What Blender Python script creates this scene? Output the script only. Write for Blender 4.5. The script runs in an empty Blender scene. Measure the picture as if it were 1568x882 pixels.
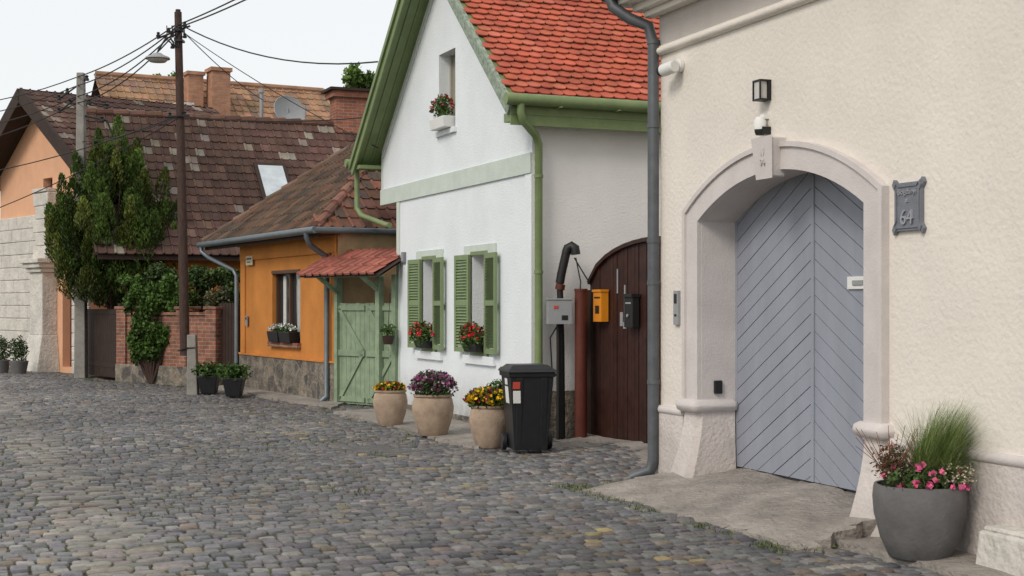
import bpy, math, random
import numpy as np
from mathutils import Vector, Matrix, geometry
random.seed(7); RS=np.random.RandomState(11)
R=random.uniform
scene=bpy.context.scene

# ---------------- materials ----------------
def nn(nt,t,**k):
    n=nt.nodes.new(t)
    for a,b in k.items(): setattr(n,a,b)
    return n
def M(name,col,rough=.8,var=.12,scale=2.5,bump=.15,bscale=50,attr=False,metal=0,spec=.3,kind=None,col2=None,dirt=0,dist=.01,streak=0):
    m=bpy.data.materials.new(name); m.use_nodes=True; nt=m.node_tree; L=nt.links
    bs=nt.nodes['Principled BSDF']; bs.inputs['Roughness'].default_value=rough; bs.inputs['Metallic'].default_value=metal
    bs.inputs['Specular IOR Level'].default_value=spec
    tc=nn(nt,'ShaderNodeTexCoord'); vec=tc.outputs['Object']
    c4=(*col,1)
    base=None; hgt=None
    if attr:
        at=nn(nt,'ShaderNodeAttribute'); at.attribute_name='Col'; base=at.outputs['Color']
    if kind in('brick','stone'):
        sp=nn(nt,'ShaderNodeSeparateXYZ'); L.new(vec,sp.inputs[0])
        ad=nn(nt,'ShaderNodeMath',operation='ADD'); L.new(sp.outputs[0],ad.inputs[0]); L.new(sp.outputs[1],ad.inputs[1])
        cb=nn(nt,'ShaderNodeCombineXYZ'); L.new(ad.outputs[0],cb.inputs[0]); L.new(sp.outputs[2],cb.inputs[1])
        if kind=='brick':
            b=nn(nt,'ShaderNodeTexBrick'); L.new(cb.outputs[0],b.inputs['Vector'])
            b.inputs['Color1'].default_value=c4; b.inputs['Color2'].default_value=(*(col2 or [c*.55 for c in col]),1)
            b.inputs['Mortar'].default_value=(.3,.27,.23,1); b.inputs['Scale'].default_value=1
            b.inputs['Brick Width'].default_value=.25; b.inputs['Row Height'].default_value=.08; b.inputs['Mortar Size'].default_value=.009
            base=b.outputs['Color']; hgt=b.outputs['Fac']
        else:
            nz=nn(nt,'ShaderNodeTexNoise'); nz.inputs['Scale'].default_value=4; nz.inputs['Detail'].default_value=3; L.new(cb.outputs[0],nz.inputs['Vector'])
            sc=nn(nt,'ShaderNodeVectorMath',operation='SCALE'); L.new(nz.outputs['Color'],sc.inputs[0]); sc.inputs[3].default_value=.14
            av=nn(nt,'ShaderNodeVectorMath',operation='ADD'); L.new(cb.outputs[0],av.inputs[0]); L.new(sc.outputs[0],av.inputs[1])
            v=nn(nt,'ShaderNodeTexVoronoi',feature='DISTANCE_TO_EDGE'); v.inputs['Scale'].default_value=3.4
            v2=nn(nt,'ShaderNodeTexVoronoi'); v2.inputs['Scale'].default_value=3.4
            L.new(av.outputs[0],v.inputs['Vector']); L.new(av.outputs[0],v2.inputs['Vector'])
            mx=nn(nt,'ShaderNodeMix',data_type='RGBA'); L.new(v2.outputs['Color'],mx.inputs[0]); mx.inputs[6].default_value=c4; mx.inputs[7].default_value=(*(col2 or col),1)
            rp=nn(nt,'ShaderNodeValToRGB'); rp.color_ramp.elements[0].position=.0; rp.color_ramp.elements[1].position=.10; L.new(v.outputs['Distance'],rp.inputs[0])
            m2=nn(nt,'ShaderNodeMix',data_type='RGBA'); L.new(rp.outputs[0],m2.inputs[0]); m2.inputs[6].default_value=(.25,.22,.18,1); L.new(mx.outputs[2],m2.inputs[7])
            base=m2.outputs[2]
    if base is None:
        r=nn(nt,'ShaderNodeRGB'); r.outputs[0].default_value=c4; base=r.outputs[0]
    n1=nn(nt,'ShaderNodeTexNoise'); n1.inputs['Scale'].default_value=scale; n1.inputs['Detail'].default_value=6; n1.inputs['Roughness'].default_value=.65
    if streak:
        mp=nn(nt,'ShaderNodeMapping'); mp.inputs['Scale'].default_value=(streak,streak,1) ; L.new(vec,mp.inputs[0]); L.new(mp.outputs[0],n1.inputs['Vector'])
    else: L.new(vec,n1.inputs['Vector'])
    mr=nn(nt,'ShaderNodeMapRange'); mr.inputs[1].default_value=.25; mr.inputs[2].default_value=.75; mr.inputs[3].default_value=1-var*1.3; mr.inputs[4].default_value=1+var*.7
    L.new(n1.outputs['Fac'],mr.inputs[0])
    vm=nn(nt,'ShaderNodeVectorMath',operation='SCALE'); L.new(base,vm.inputs[0]); L.new(mr.outputs[0],vm.inputs[3]); out=vm.outputs[0]
    if dirt:
        sp2=nn(nt,'ShaderNodeSeparateXYZ'); L.new(vec,sp2.inputs[0])
        a=nn(nt,'ShaderNodeMapRange'); a.inputs[1].default_value=.0; a.inputs[2].default_value=.75; a.inputs[3].default_value=1; a.inputs[4].default_value=0
        L.new(sp2.outputs[2],a.inputs[0])
        n3=nn(nt,'ShaderNodeTexNoise'); n3.inputs['Scale'].default_value=5; n3.inputs['Detail'].default_value=8; L.new(vec,n3.inputs['Vector'])
        mu=nn(nt,'ShaderNodeMath',operation='MULTIPLY'); L.new(a.outputs[0],mu.inputs[0]); L.new(n3.outputs['Fac'],mu.inputs[1])
        mu2=nn(nt,'ShaderNodeMath',operation='MULTIPLY',use_clamp=True); L.new(mu.outputs[0],mu2.inputs[0]); mu2.inputs[1].default_value=dirt
        mx=nn(nt,'ShaderNodeMix',data_type='RGBA'); L.new(mu2.outputs[0],mx.inputs[0]); L.new(out,mx.inputs[6]); mx.inputs[7].default_value=(.22,.2,.17,1); out=mx.outputs[2]
    L.new(out,bs.inputs['Base Color'])
    if bump:
        n2=nn(nt,'ShaderNodeTexNoise'); n2.inputs['Scale'].default_value=bscale; n2.inputs['Detail'].default_value=5; L.new(vec,n2.inputs['Vector'])
        bp=nn(nt,'ShaderNodeBump'); bp.inputs['Strength'].default_value=min(1,bump*2); bp.inputs['Distance'].default_value=dist
        h=n2.outputs['Fac']
        if hgt is not None:
            s=nn(nt,'ShaderNodeMath',operation='SUBTRACT'); L.new(h,s.inputs[0]); L.new(hgt,s.inputs[1]); h=s.outputs[0]
        L.new(h,bp.inputs['Height']); L.new(bp.outputs[0],bs.inputs['Normal'])
    return m
m_cream=M('cream_plaster',(.77,.715,.65),.9,.10,.8,.35,24,dirt=.5,dist=.012)
m_surr=M('painted_stone',(.61,.565,.55),.8,.10,3,.2,60,dirt=.5)
m_frieze=M('frieze_plaster',(.50,.46,.43),.9,.08,2,.3,40)
m_base=M('rough_base',(.66,.60,.57),.9,.14,3,.45,28,dirt=.8,dist=.014)
m_door=M('door_paint',(.285,.305,.36),.45,.10,1.2,.08,80,spec=.4,streak=4)
m_doorgap=M('door_groove',(.12,.13,.16),.7,.05)
m_pipe=M('zinc_pipe',(.11,.12,.13),.5,.25,6,.05,metal=.3,spec=.5)
m_white=M('white_plaster',(.76,.80,.83),.9,.06,1.3,.35,40,dirt=1.3)
m_white2=M('white_side_plaster',(.80,.785,.77),.9,.06,1.3,.35,40,dirt=.4)
m_pale=M('pale_green_trim',(.56,.62,.57),.85,.08,3,.25,50)
m_green=M('green_paint',(.19,.255,.11),.5,.18,4,.06,spec=.4)
m_green2=M('green_shutter',(.20,.265,.135),.55,.15,5,.1)
m_barge=M('weathered_green_board',(.30,.36,.29),.8,.5,14,.3,30)
m_ggate=M('green_gate_paint',(.25,.325,.215),.65,.28,5,.15)
m_brown=M('brown_gate_wood',(.045,.017,.013),.5,.4,6,.15,30)
m_postred=M('red_post',(.11,.03,.02),.4,.2,5,.05)
m_orange=M('orange_plaster',(.56,.22,.05),.9,.18,1.5,.3,40)
m_beige=M('beige_plaster',(.5,.35,.2),.9,.25,3,.4,30)
m_stone=M('rubble_stone',(.30,.25,.19),.95,.45,7,.8,18,kind='stone',col2=(.08,.078,.08),dist=.04)
m_brick=M('brick',(.36,.13,.08),.9,.45,4,.5,40,kind='brick',col2=(.22,.09,.055))
m_brick2=M('chimney_brick',(.42,.14,.08),.9,.3,4,.5,40,kind='brick',col2=(.3,.10,.06))
m_tile=M('roof_tile',(1,1,1),.8,.3,3,.2,60,attr=True,spec=.2)
m_stonec=M('cobble_stone',(1,1,1),.6,.35,18,.4,70,attr=True,spec=.35,dist=.005)
m_joint=M('joint_dirt',(.085,.075,.055),.95,.6,3,.6,60)
m_conc=M('worn_concrete',(.31,.28,.25),.9,.35,2.5,.9,22,dist=.03)
m_asph=M('asphalt_patch',(.135,.13,.128),.9,.35,6,.6,60)
m_pot=M('terracotta_beige',(.40,.30,.22),.85,.28,7,.3,50)
m_potg=M('grey_pot',(.145,.14,.14),.75,.25,5,.2,40)
m_black=M('black_plastic',(.016,.017,.019),.42,.25,8,.08,spec=.4)
m_blk2=M('black_metal',(.02,.02,.02),.5,.1,5,.05)
m_soil=M('soil',(.04,.03,.02),.95)
m_leaf=M('foliage',(1,1,1),.6,.15,4,0,attr=True,spec=.2)
m_wood=M('pole_wood',(.07,.042,.034),.85,.4,8,.4,30,streak=5)
m_pconc=M('pole_concrete',(.28,.265,.24),.9,.25,5,.4,40)
m_glass=M('window_glass',(.03,.035,.04),.08,.1,1,0,spec=.8)
m_curt=M('curtain',(.6,.58,.55),.9,.15,9,.1)
m_wframe=M('window_frame',(.10,.05,.03),.5)
m_whitep=M('white_paint',(.75,.75,.73),.5,.05)
m_grey=M('grey_metal',(.30,.31,.32),.5,.1,spec=.4)
m_plq=M('plaque_metal',(.20,.21,.24),.5,.15,8,.2,metal=.2)
m_yel=M('yellow_box',(.75,.27,.02),.4,.1)
m_peach=M('peach_plaster',(.75,.42,.26),.9,.08,2,.3,40)
m_lime=M('limestone',(.62,.59,.54),.9,.22,2.5,.6,14,dist=.03)
m_dwood=M('dark_wood',(.04,.023,.017),.7,.3,5,.2,30)
m_wire=M('wire',(.02,.02,.02),.6,0,bump=0)
m_redlab=M('label_red',(.5,.08,.05),.5)

# ---------------- mesh builder ----------------
class MB:
    def __init__(s): s.v=[];s.f=[];s.m=[];s.c=[]
    def add(s,vs,fs,m=0,c=(1,1,1)):
        b=len(s.v); s.v+= [tuple(v) for v in vs]; s.f+=[tuple(b+i for i in f) for f in fs]; s.m+=[m]*len(fs); s.c+=[c]*len(vs)
    def box(s,x0,x1,y0,y1,z0,z1,m=0,c=(1,1,1)):
        s.add([(x0,y0,z0),(x1,y0,z0),(x1,y1,z0),(x0,y1,z0),(x0,y0,z1),(x1,y0,z1),(x1,y1,z1),(x0,y1,z1)],
              [(0,3,2,1),(4,5,6,7),(0,1,5,4),(1,2,6,5),(2,3,7,6),(3,0,4,7)],m,c)
    def frust(s,b,t,z0,z1,m=0):
        x0,x1,y0,y1=b; a0,a1,b0,b1=t
        s.add([(x0,y0,z0),(x1,y0,z0),(x1,y1,z0),(x0,y1,z0),(a0,b0,z1),(a1,b0,z1),(a1,b1,z1),(a0,b1,z1)],
              [(0,3,2,1),(4,5,6,7),(0,1,5,4),(1,2,6,5),(2,3,7,6),(3,0,4,7)],m)
    def beam(s,p,q,w,h,m=0,up=(0,0,1)):
        p=Vector(p);q=Vector(q);d=(q-p).normalized();u=Vector(up);sd=d.cross(u).normalized();u2=sd.cross(d)
        vs=[]
        for e in(p,q):
            for a,b in((-1,-1),(1,-1),(1,1),(-1,1)): vs.append(e+sd*a*w/2+u2*b*h/2)
        s.add(vs,[(0,1,2,3),(7,6,5,4),(0,4,5,1),(1,5,6,2),(2,6,7,3),(3,7,4,0)],m)
    def tube(s,pts,r,seg=12,m=0,cap=True):
        pts=[Vector(p) for p in pts]; rr=r if isinstance(r,(list,tuple)) else [r]*len(pts)
        vs=[];fs=[];prev=None
        for i,p in enumerate(pts):
            if i==0:d=pts[1]-p
            elif i==len(pts)-1:d=p-pts[i-1]
            else:d=(pts[i+1]-p).normalized()+(p-pts[i-1]).normalized()
            d.normalize()
            if prev is None:
                a=Vector((0,0,1)) if abs(d.z)<.9 else Vector((1,0,0)); a=(a-d*a.dot(d)).normalized()
            else: a=(prev-d*prev.dot(d)).normalized()
            prev=a;b=d.cross(a)
            for k in range(seg):
                t=2*math.pi*k/seg; vs.append(p+(a*math.cos(t)+b*math.sin(t))*rr[i])
        n=len(pts)
        for i in range(n-1):
            for k in range(seg):
                k2=(k+1)%seg; fs.append((i*seg+k,i*seg+k2,(i+1)*seg+k2,(i+1)*seg+k))
        if cap: fs.append(tuple(range(seg))[::-1]); fs.append(tuple((n-1)*seg+k for k in range(seg)))
        s.add(vs,fs,m)
    def lathe(s,prof,c=(0,0,0),seg=32,m=0):
        vs=[];fs=[]
        for r,z in prof:
            for k in range(seg):
                t=2*math.pi*k/seg; vs.append((c[0]+r*math.cos(t),c[1]+r*math.sin(t),c[2]+z))
        for i in range(len(prof)-1):
            for k in range(seg):
                k2=(k+1)%seg; fs.append((i*seg+k,i*seg+k2,(i+1)*seg+k2,(i+1)*seg+k))
        s.add(vs,fs,m)
    def panel(s,outer,holes=(),x=0,depth=.2,m=0,mr=None,cap=False):
        loops=[[Vector((p[0],p[1],0)) for p in outer]]+[[Vector((p[0],p[1],0)) for p in h] for h in holes]
        tri=geometry.tessellate_polygon(loops); flat=[p for l in loops for p in l]
        s.add([(x,p.x,p.y) for p in flat],[tuple(t) for t in tri],m)
        for h in holes:
            n=len(h); s.add([(x,p[0],p[1]) for p in h]+[(x+depth,p[0],p[1]) for p in h],[(i,(i+1)%n,n+(i+1)%n,n+i) for i in range(n)],m if mr is None else mr)
    def slab(s,outer,x0,x1,m=0,holes=()):
        s.panel(outer,holes,x0,x1-x0,m); 
        loops=[[Vector((p[0],p[1],0)) for p in outer]]+[[Vector((p[0],p[1],0)) for p in h] for h in holes]
        tri=geometry.tessellate_polygon(loops); flat=[p for l in loops for p in l]
        s.add([(x1,p.x,p.y) for p in flat],[tuple(t)[::-1] for t in tri],m)
        n=len(outer); s.add([(x0,p[0],p[1]) for p in outer]+[(x1,p[0],p[1]) for p in outer],[(i,(i+1)%n,n+(i+1)%n,n+i) for i in range(n)],m)
    def obj(s,name,mats,parent=None,smooth=False,bevel=0,loc=None,rot=0):
        me=bpy.data.meshes.new(name); me.from_pydata(s.v,[],s.f); 
        if not isinstance(mats,(list,tuple)): mats=[mats]
        for m in mats: me.materials.append(m)
        me.polygons.foreach_set('material_index',s.m)
        a=me.attributes.new('Col','FLOAT_COLOR','POINT'); arr=np.ones((len(s.v),4),dtype=np.float32); arr[:,:3]=np.array(s.c,dtype=np.float32).reshape(-1,3); a.data.foreach_set('color',arr.ravel())
        if smooth: me.polygons.foreach_set('use_smooth',[True]*len(s.f))
        me.update(); o=bpy.data.objects.new(name,me); scene.collection.objects.link(o)
        if parent: o.parent=parent
        if loc: o.location=loc; o.rotation_euler=(0,0,rot)
        if smooth:
            try:
                bpy.context.view_layer.objects.active=o; o.select_set(True); bpy.ops.object.shade_smooth_by_angle(angle=math.radians(45)); o.select_set(False)
            except Exception as e: pass
        if bevel:
            b=o.modifiers.new('bev','BEVEL'); b.width=bevel; b.segments=2; b.limit_method='ANGLE'
        return o
def empty(name,loc=(0,0,0),rot=0):
    e=bpy.data.objects.new(name,None); e.location=loc; e.rotation_euler=(0,0,rot); e.empty_display_size=.2; scene.collection.objects.link(e); return e
def jit(c,v=.12):
    k=1+R(-v,v); return tuple(max(0,x*k*(1+R(-.05,.05))) for x in c)

def tiles(mb,O,ax,up,W,H,tw,th,kind,colf,mask=None,m=0):
    O=Vector(O);ax=Vector(ax).normalized();up=Vector(up).normalized();n=ax.cross(up)
    if n.z<0:n=-n
    rows=int(H/th)+1; cols=int(W/tw)+2
    for j in range(rows):
        off=(-.5*tw if (j%2 and kind=='scallop') else 0)
        for i in range(cols):
            a0=i*tw+off; b0=j*th
            if a0<-.01 : continue
            if a0+tw>W+.05: continue
            if mask and not mask(a0+tw/2,b0+th/2): continue
            c=colf(a0,b0); L=th*1.25; dl=R(-.004,.006); g=.004
            if b0+L>H+.03: L=H+.03-b0
            if kind=='scallop':
                pts=[(tw-g,L)]; r=tw/2-g
                for k in range(7):
                    t=-math.pi*k/6; pts.append((tw/2+r*math.cos(t),tw*.42+ r*.8*math.sin(t)))
                pts.append((g,L))
                vs=[];n0=len(pts)
                for zoff in(0,-.016):
                    for (a,b) in pts: vs.append(O+ax*(a0+a)+up*(b0+b)+n*(.034*(1-b/L)+.006+dl+zoff))
                fs=[tuple(range(n0))]+[(k,k+1,n0+k+1,n0+k) for k in range(n0-1)]
                mb.add(vs,fs,m,c)
            else:
                prof=[(0,.0),(.08,.03),(.2,.03),(.28,.004),(.62,.0),(1,.002)]
                vs=[];n0=len(prof)
                for (b,e) in((0,.03),(L,0)):
                    for (a,h) in prof: vs.append(O+ax*(a0+a*tw)+up*(b0+b)+n*(h+e+.004+dl))
                for (a,h) in prof: vs.append(O+ax*(a0+a*tw)+up*(b0)+n*(h+.004+dl-.002))
                fs=[(k,k+1,n0+k+1,n0+k) for k in range(n0-1)]+[(k,k+1,2*n0+k+1,2*n0+k) for k in range(n0-1)]
                mb.add(vs,fs,m,c)

def leaves(name,cen,size,cols,mat,parent=None,dirs=None,spread=1.0,aspect=.5,loc=None):
    cen=np.asarray(cen,dtype=float);N=len(cen); size=np.broadcast_to(size,(N,))
    d=RS.normal(size=(N,3)); d/=np.linalg.norm(d,axis=1)[:,None]
    if dirs is not None: d=d*spread+np.asarray(dirs); d/=np.linalg.norm(d,axis=1)[:,None]
    s=np.cross(d,RS.normal(size=(N,3))); s/=np.linalg.norm(s,axis=1)[:,None]
    nn_=np.cross(d,s)
    v=np.stack([cen-d*size[:,None]*.5,cen+s*size[:,None]*aspect*.5+nn_*size[:,None]*.08,cen+d*size[:,None]*.5,cen-s*size[:,None]*aspect*.5+nn_*size[:,None]*.08],1).reshape(-1,3)
    me=bpy.data.meshes.new(name); me.vertices.add(4*N); me.vertices.foreach_set('co',v.ravel())
    me.loops.add(4*N); me.loops.foreach_set('vertex_index',np.arange(4*N)); me.polygons.add(N)
    me.polygons.foreach_set('loop_start',np.arange(N)*4); 
    me.update(calc_edges=True)
    a=me.attributes.new('Col','FLOAT_COLOR','POINT'); arr=np.ones((4*N,4),dtype=np.float32); arr[:,:3]=np.repeat(np.asarray(cols),4,axis=0); a.data.foreach_set('color',arr.ravel())
    me.materials.append(mat); o=bpy.data.objects.new(name,me); scene.collection.objects.link(o)
    if parent:o.parent=parent
    if loc:o.location=loc
    return o
def blob(c,r,N,shell=.55):
    d=RS.normal(size=(N,3)); d/=np.linalg.norm(d,axis=1)[:,None]
    rad=(shell+(1-shell)*RS.rand(N))**1; return np.array(c)+d*np.array(r)*rad[:,None]
def colv(base,N,v=.35):
    k=1+RS.uniform(-v,v,(N,1)); return np.clip(np.array(base)*k*(1+RS.uniform(-.1,.1,(N,3))),0,1)

# ---------------- ground & cobbles ----------------
gb=MB(); gb.add([(-300,-60,-.05),(300,-60,-.05),(300,600,-.05),(-300,600,-.05)],[(0,1,2,3)]); gb.obj('ground',M('ground_dirt',(.12,.11,.08),.95,.4,.6,.4,20))
def hz(x,y): return .022*math.sin(x*.9+y*.37)+.016*math.sin(y*1.3-x*.7)+.007*math.sin(x*3.1+1)*math.sin(y*2.3)
th=math.radians(22.5); U=(-math.sin(th),math.cos(th)); Nn=(math.cos(th),math.sin(th))
ey=[5,8.98,13.62,13.7,14.1,18.15,18.2,22.98,24.06,28.7,29.2,31.6,34.5,45]
ex=[5.0,3.25,1.45,2.0,2.6,1.05,.2,-1.8,-2.9,-5.4,-5.9,-8.6,-10.6,-19]
def edge(y): return float(np.interp(y,ey,ex))
jm=MB(); nx,ny=90,130
for j in range(ny+1):
    for i in range(nx+1):
        x=-17+i*(23/nx); y=2+j*(40/ny); jm.v.append((x,y,hz(x,y)+.006)); jm.c.append((1,1,1))
for j in range(ny):
    for i in range(nx):
        a=j*(nx+1)+i; jm.f.append((a,a+1,a+nx+2,a+nx+1)); jm.m.append(0)
mj=m_joint; nt=mj.node_tree
bs=nt.nodes['Principled BSDF']; src=bs.inputs['Base Color'].links[0].from_socket
n=nn(nt,'ShaderNodeTexNoise'); n.inputs['Scale'].default_value=.9; n.inputs['Detail'].default_value=8
tc=nn(nt,'ShaderNodeTexCoord'); nt.links.new(tc.outputs['Object'],n.inputs['Vector'])
rp=nn(nt,'ShaderNodeValToRGB'); rp.color_ramp.elements[0].position=.43; rp.color_ramp.elements[1].position=.56; nt.links.new(n.outputs['Fac'],rp.inputs[0])
mx=nn(nt,'ShaderNodeMix',data_type='RGBA'); nt.links.new(rp.outputs[0],mx.inputs[0]); nt.links.new(src,mx.inputs[6]); mx.inputs[7].default_value=(.085,.10,.03,1); nt.links.new(mx.outputs[2],bs.inputs['Base Color'])
jm.obj('road_joint_bed',m_joint,smooth=True)
yel=[(-3.1,18.7,.5,.10),(-2.75,18.1,.4,.09),(-1.75,16.3,.5,.08),(-1.35,15.9,.4,.07),(-1.0,14.7,.4,.07),(-.35,13.5,.4,.06),(-.15,12.9,.3,.06),(.6,10.6,.12,.3),(1.05,9.6,.3,.08),(-4.5,22.5,.5,.12),(-7.9,28.5,.5,.2)]
cb=MB()
SH=[(-1,-.84),(-.84,-1),(.84,-1),(1,-.84),(1,.84),(.84,1),(-.84,1),(-1,.84)]
def sett(cx,cy,lw,lv,ang,col,h):
    ca,sa=math.cos(ang),math.sin(ang); z0=hz(cx,cy); vs=[]
    tilt=(R(-.06,.06),R(-.06,.06)); jr=[(R(.93,1.03),R(.93,1.03)) for _ in SH]
    for (k,zz) in((1.0,-.02),(.98,h-.009),(.85,h)):
        for q,(a,b) in enumerate(SH):
            lx=a*lw/2*k*jr[q][0]; ly=b*lv/2*k*jr[q][1]
            dz=tilt[0]*lx+tilt[1]*ly
            vs.append((cx+lx*ca-ly*sa,cy+lx*sa+ly*ca,z0+zz+dz))
    fs=[]
    for r_ in range(2):
        for q in range(8): fs.append((r_*8+q,r_*8+(q+1)%8,(r_+1)*8+(q+1)%8,(r_+1)*8+q))
    fs.append(tuple(range(16,24))); cb.add(vs,fs,0,col)
rowh=.125; v=5.0; cnt=0
while v<42:
    w=-9+R(0,.2)
    rowtone=R(.92,1.08)
    while w<8.3:
        instrip=.85<w<1.4 
        lw=R(.16,.30) if instrip and random.random()<.6 else R(.095,.15)
        wc=w+lw/2; w+=lw
        wob=.06*math.sin(wc*.9+v*.25)+.03*math.sin(wc*2.3+v*.6)
        vv=v+wob+R(-.009,.009)
        x=Nn[0]*wc+U[0]*vv; y=Nn[1]*wc+U[1]*vv
        if y<6.5 or y>37 or x<-.36*y-2.0 or x>edge(y)+.05: continue
        t=random.random() 
        if instrip and random.random()<.75: c=jit((.195,.18,.16),.28)
        elif t<.60: c=jit((.132,.129,.133),.25)
        elif t<.80: c=jit((.175,.168,.162),.2)
        elif t<.90: c=jit((.175,.145,.115),.25)
        elif t<.96: c=jit((.24,.222,.20),.15)
        else: c=jit((.08,.08,.085),.2)
        k=(1+.18*math.sin(x*.8+1.3)*math.sin(y*.55))*rowtone
        if wc<2.6: k*=1.08
        c=tuple(q*k for q in c)
        for (a,b,ra,rb) in yel:
            if ((x-a)/ra)**2+((y-b)/rb)**2<R(.2,1.6) and random.random()<.5: c=jit((.27,.22,.11),.25)
        if random.random()<.006: continue
        sett(x,y,lw-R(.009,.019),rowh-R(.010,.02),th+R(-.04,.04),c,R(.020,.033)); cnt+=1
    v+=rowh
cb.obj('cobblestone_road',m_stonec,smooth=True)

def rough_sheet(name,pts4,nu,nv,mat,zf,edge_n=.04,skirt=.12):
    b=MB(); (p0,p1,p2,p3)=[Vector(p) for p in pts4]
    for j in range(nv+1):
        for i in range(nu+1):
            s=i/nu;t=j/nv; p=(p0*(1-s)+p1*s)*(1-t)+(p3*(1-s)+p2*s)*t
            if i in(0,nu) or j in(0,nv): p=p+Vector((R(-1,1),R(-1,1),0))*edge_n
            b.v.append((p.x,p.y,p.z+zf(s,t)+R(-.005,.005))); b.c.append((1,1,1))
    for j in range(nv):
        for i in range(nu):
            a=j*(nu+1)+i; b.f.append((a,a+1,a+nu+2,a+nu+1)); b.m.append(0)
    ring=[i for i in range(nu+1)]+[j*(nu+1)+nu for j in range(1,nv+1)]+[nv*(nu+1)+i for i in range(nu-1,-1,-1)]+[j*(nu+1) for j in range(nv-1,0,-1)]
    base=len(b.v)
    for r_ in ring: x,y,z=b.v[r_]; b.v.append((x,y,z-skirt)); b.c.append((1,1,1))
    n=len(ring)
    for k in range(n): b.f.append((ring[k],ring[(k+1)%n],base+(k+1)%n,base+k)); b.m.append(0)
    return b.obj(name,mat,smooth=True)
def g2w(o,rot,x,y,z=0): c,s=math.cos(rot),math.sin(rot); return (o[0]+c*x-s*y,o[1]+s*x+c*y,z)

# ---------------- GATE HOUSE ----------------
GR=math.radians(21.25); GO=(1.425,13.62)
G=empty('cream_gate_house',(GO[0],GO[1],0),GR)
yc=-2.07
def arc(hw,spring,rise,n=28):
    Rr=(hw*hw+rise*rise)/(2*rise); pts=[]
    for i in range(n+1):
        y=-hw+2*hw*i/n; pts.append((yc+y,spring+rise-(Rr-math.sqrt(Rr*Rr-y*y))))
    return pts
inner=[(yc-1.266,0)]+arc(1.266,2.46,.35)+[(yc+1.266,0)]
b=MB(); b.panel([(0,0),(-9,0),(-9,7),(0,7)],[[(p[0],max(p[1],.001)) for p in inner]],0,.42,0,mr=1)
b.add([(0,0,0),(6,0,0),(6,0,7),(0,0,7)],[(0,1,2,3)],0)
b.obj('walls',[m_cream,m_surr],G)
outer=[(yc-1.49,.8)]+arc(1.49,2.55,.46)+[(yc+1.49,.8)]
inn2=[(yc-1.268,.8)]+arc(1.268,2.461,.35)+[(yc+1.268,.8)]
def ring(b,o,i,x,xb,m=0):
    n=len(o); vs=[(x,p[0],p[1]) for p in o]+[(x,p[0],p[1]) for p in i]+[(xb,p[0],p[1]) for p in o]+[(xb,p[0],p[1]) for p in i]
    fs=[]
    for k in range(n-1): fs+=[(k,k+1,n+k+1,n+k),(k,k+1,2*n+k+1,2*n+k),(n+k,n+k+1,3*n+k+1,3*n+k)]
    b.add(vs,fs,m)
b=MB(); ring(b,outer,inn2,-.045,.02)
o2=[(yc-1.52,.8)]+arc(1.52,2.565,.47)+[(yc+1.52,.8)]; i2=[(yc-1.47,.8)]+arc(1.47,2.542,.452)+[(yc+1.47,.8)]
ring(b,o2,i2,-.068,.0)
b.obj('arch_surround',m_surr,G,smooth=False)
b=MB(); kv=[]
for x in(-.12,.0):
    for (y,z) in((-.115,2.75),(.115,2.75),(.15,3.07),(-.15,3.07)): kv.append((x-(.025 if z>3 and x<0 else 0),yc+y,z))
b.add(kv,[(0,1,2,3),(0,1,5,4),(1,2,6,5),(2,3,7,6),(3,0,4,7)])
b.obj('keystone',m_surr,G,bevel=.012)
def txt(s,size,loc,parent,mat,rz=-math.pi/2,ext=.006):
    c=bpy.data.curves.new('txt','FONT'); c.body=s; c.size=size; c.extrude=ext; c.align_x='CENTER'; c.align_y='CENTER'; c.materials.append(mat)
    o=bpy.data.objects.new('lettering',c); scene.collection.objects.link(o); o.parent=parent; o.location=loc; o.rotation_euler=(math.pi/2,0,rz); return o
txt('17\n94',.08,(-.133,yc,2.91),G,m_surr)
for sgn,y0,y1 in((1,-.83,-.53),(-1,-3.61,-3.31)):
    b=MB()
    def bb(z):
        f=max(0,1-z/.74)**1.6; return (-.05-.17*f,.33,y0-(.08 if sgn<0 else .03)*f,y1+(.03 if sgn<0 else .11)*f)
    zs=[0,.1,.2,.32,.46,.6,.74]
    vs=[];fs=[]
    for z in zs:
        a0,a1,c0,c1=bb(z); r_=.05; vs+=[(a0+r_,c0,z),(a1,c0,z),(a1,c1,z),(a0+r_,c1,z),(a0,c1-r_,z),(a0,c0+r_,z)]
    for i in range(len(zs)-1):
        for k in range(6): fs.append((i*6+k,i*6+(k+1)%6,(i+1)*6+(k+1)%6,(i+1)*6+k))
    b.add(vs,fs); b.obj('pier_base',m_base,G)
    b=MB(); b.box(-.12,.36,y0-.045,y1+.045,.73,.85); b.obj('pier_collar',m_surr,G,smooth=True,bevel=.055)
b=MB(); 
for ya,yb in((0.03,-.5),(-3.64,-9)):
    b.tube([(-.01,ya,.71),(-.01,yb,.71)],.04,12)
    b.box(-.03,.0,min(ya,yb),max(ya,yb),0,.69,1)
b.obj('skirting_moulding',[m_surr,m_base],G,smooth=True)
b=MB(); b.tube([(-.03,.06,4.13),(-.03,-9,4.13)],.035,10); b.box(-.03,0,-9,.03,4.09,4.18)
b.box(-.012,0,-9,.012,4.18,4.47,1)
b.box(-.12,0,-9,.12,4.47,4.53); b.box(-.2,0,-9,.2,4.53,4.6); b.box(-.34,0,-9,.34,4.6,4.74)
b.obj('cornice',[m_cream,m_frieze],G,bevel=.006)
b=MB(); b.tube([(-.4,-9,4.72),(-.4,.4,4.72)],.07,12)
b.tube([(-.4,.3,4.70),(-.38,.26,4.58),(-.25,.16,4.46),(-.1,.06,4.38),(-.07,.02,4.2),(-.07,.02,.22),(-.09,.04,.12),(-.26,.13,.05)],.055,16)
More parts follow.
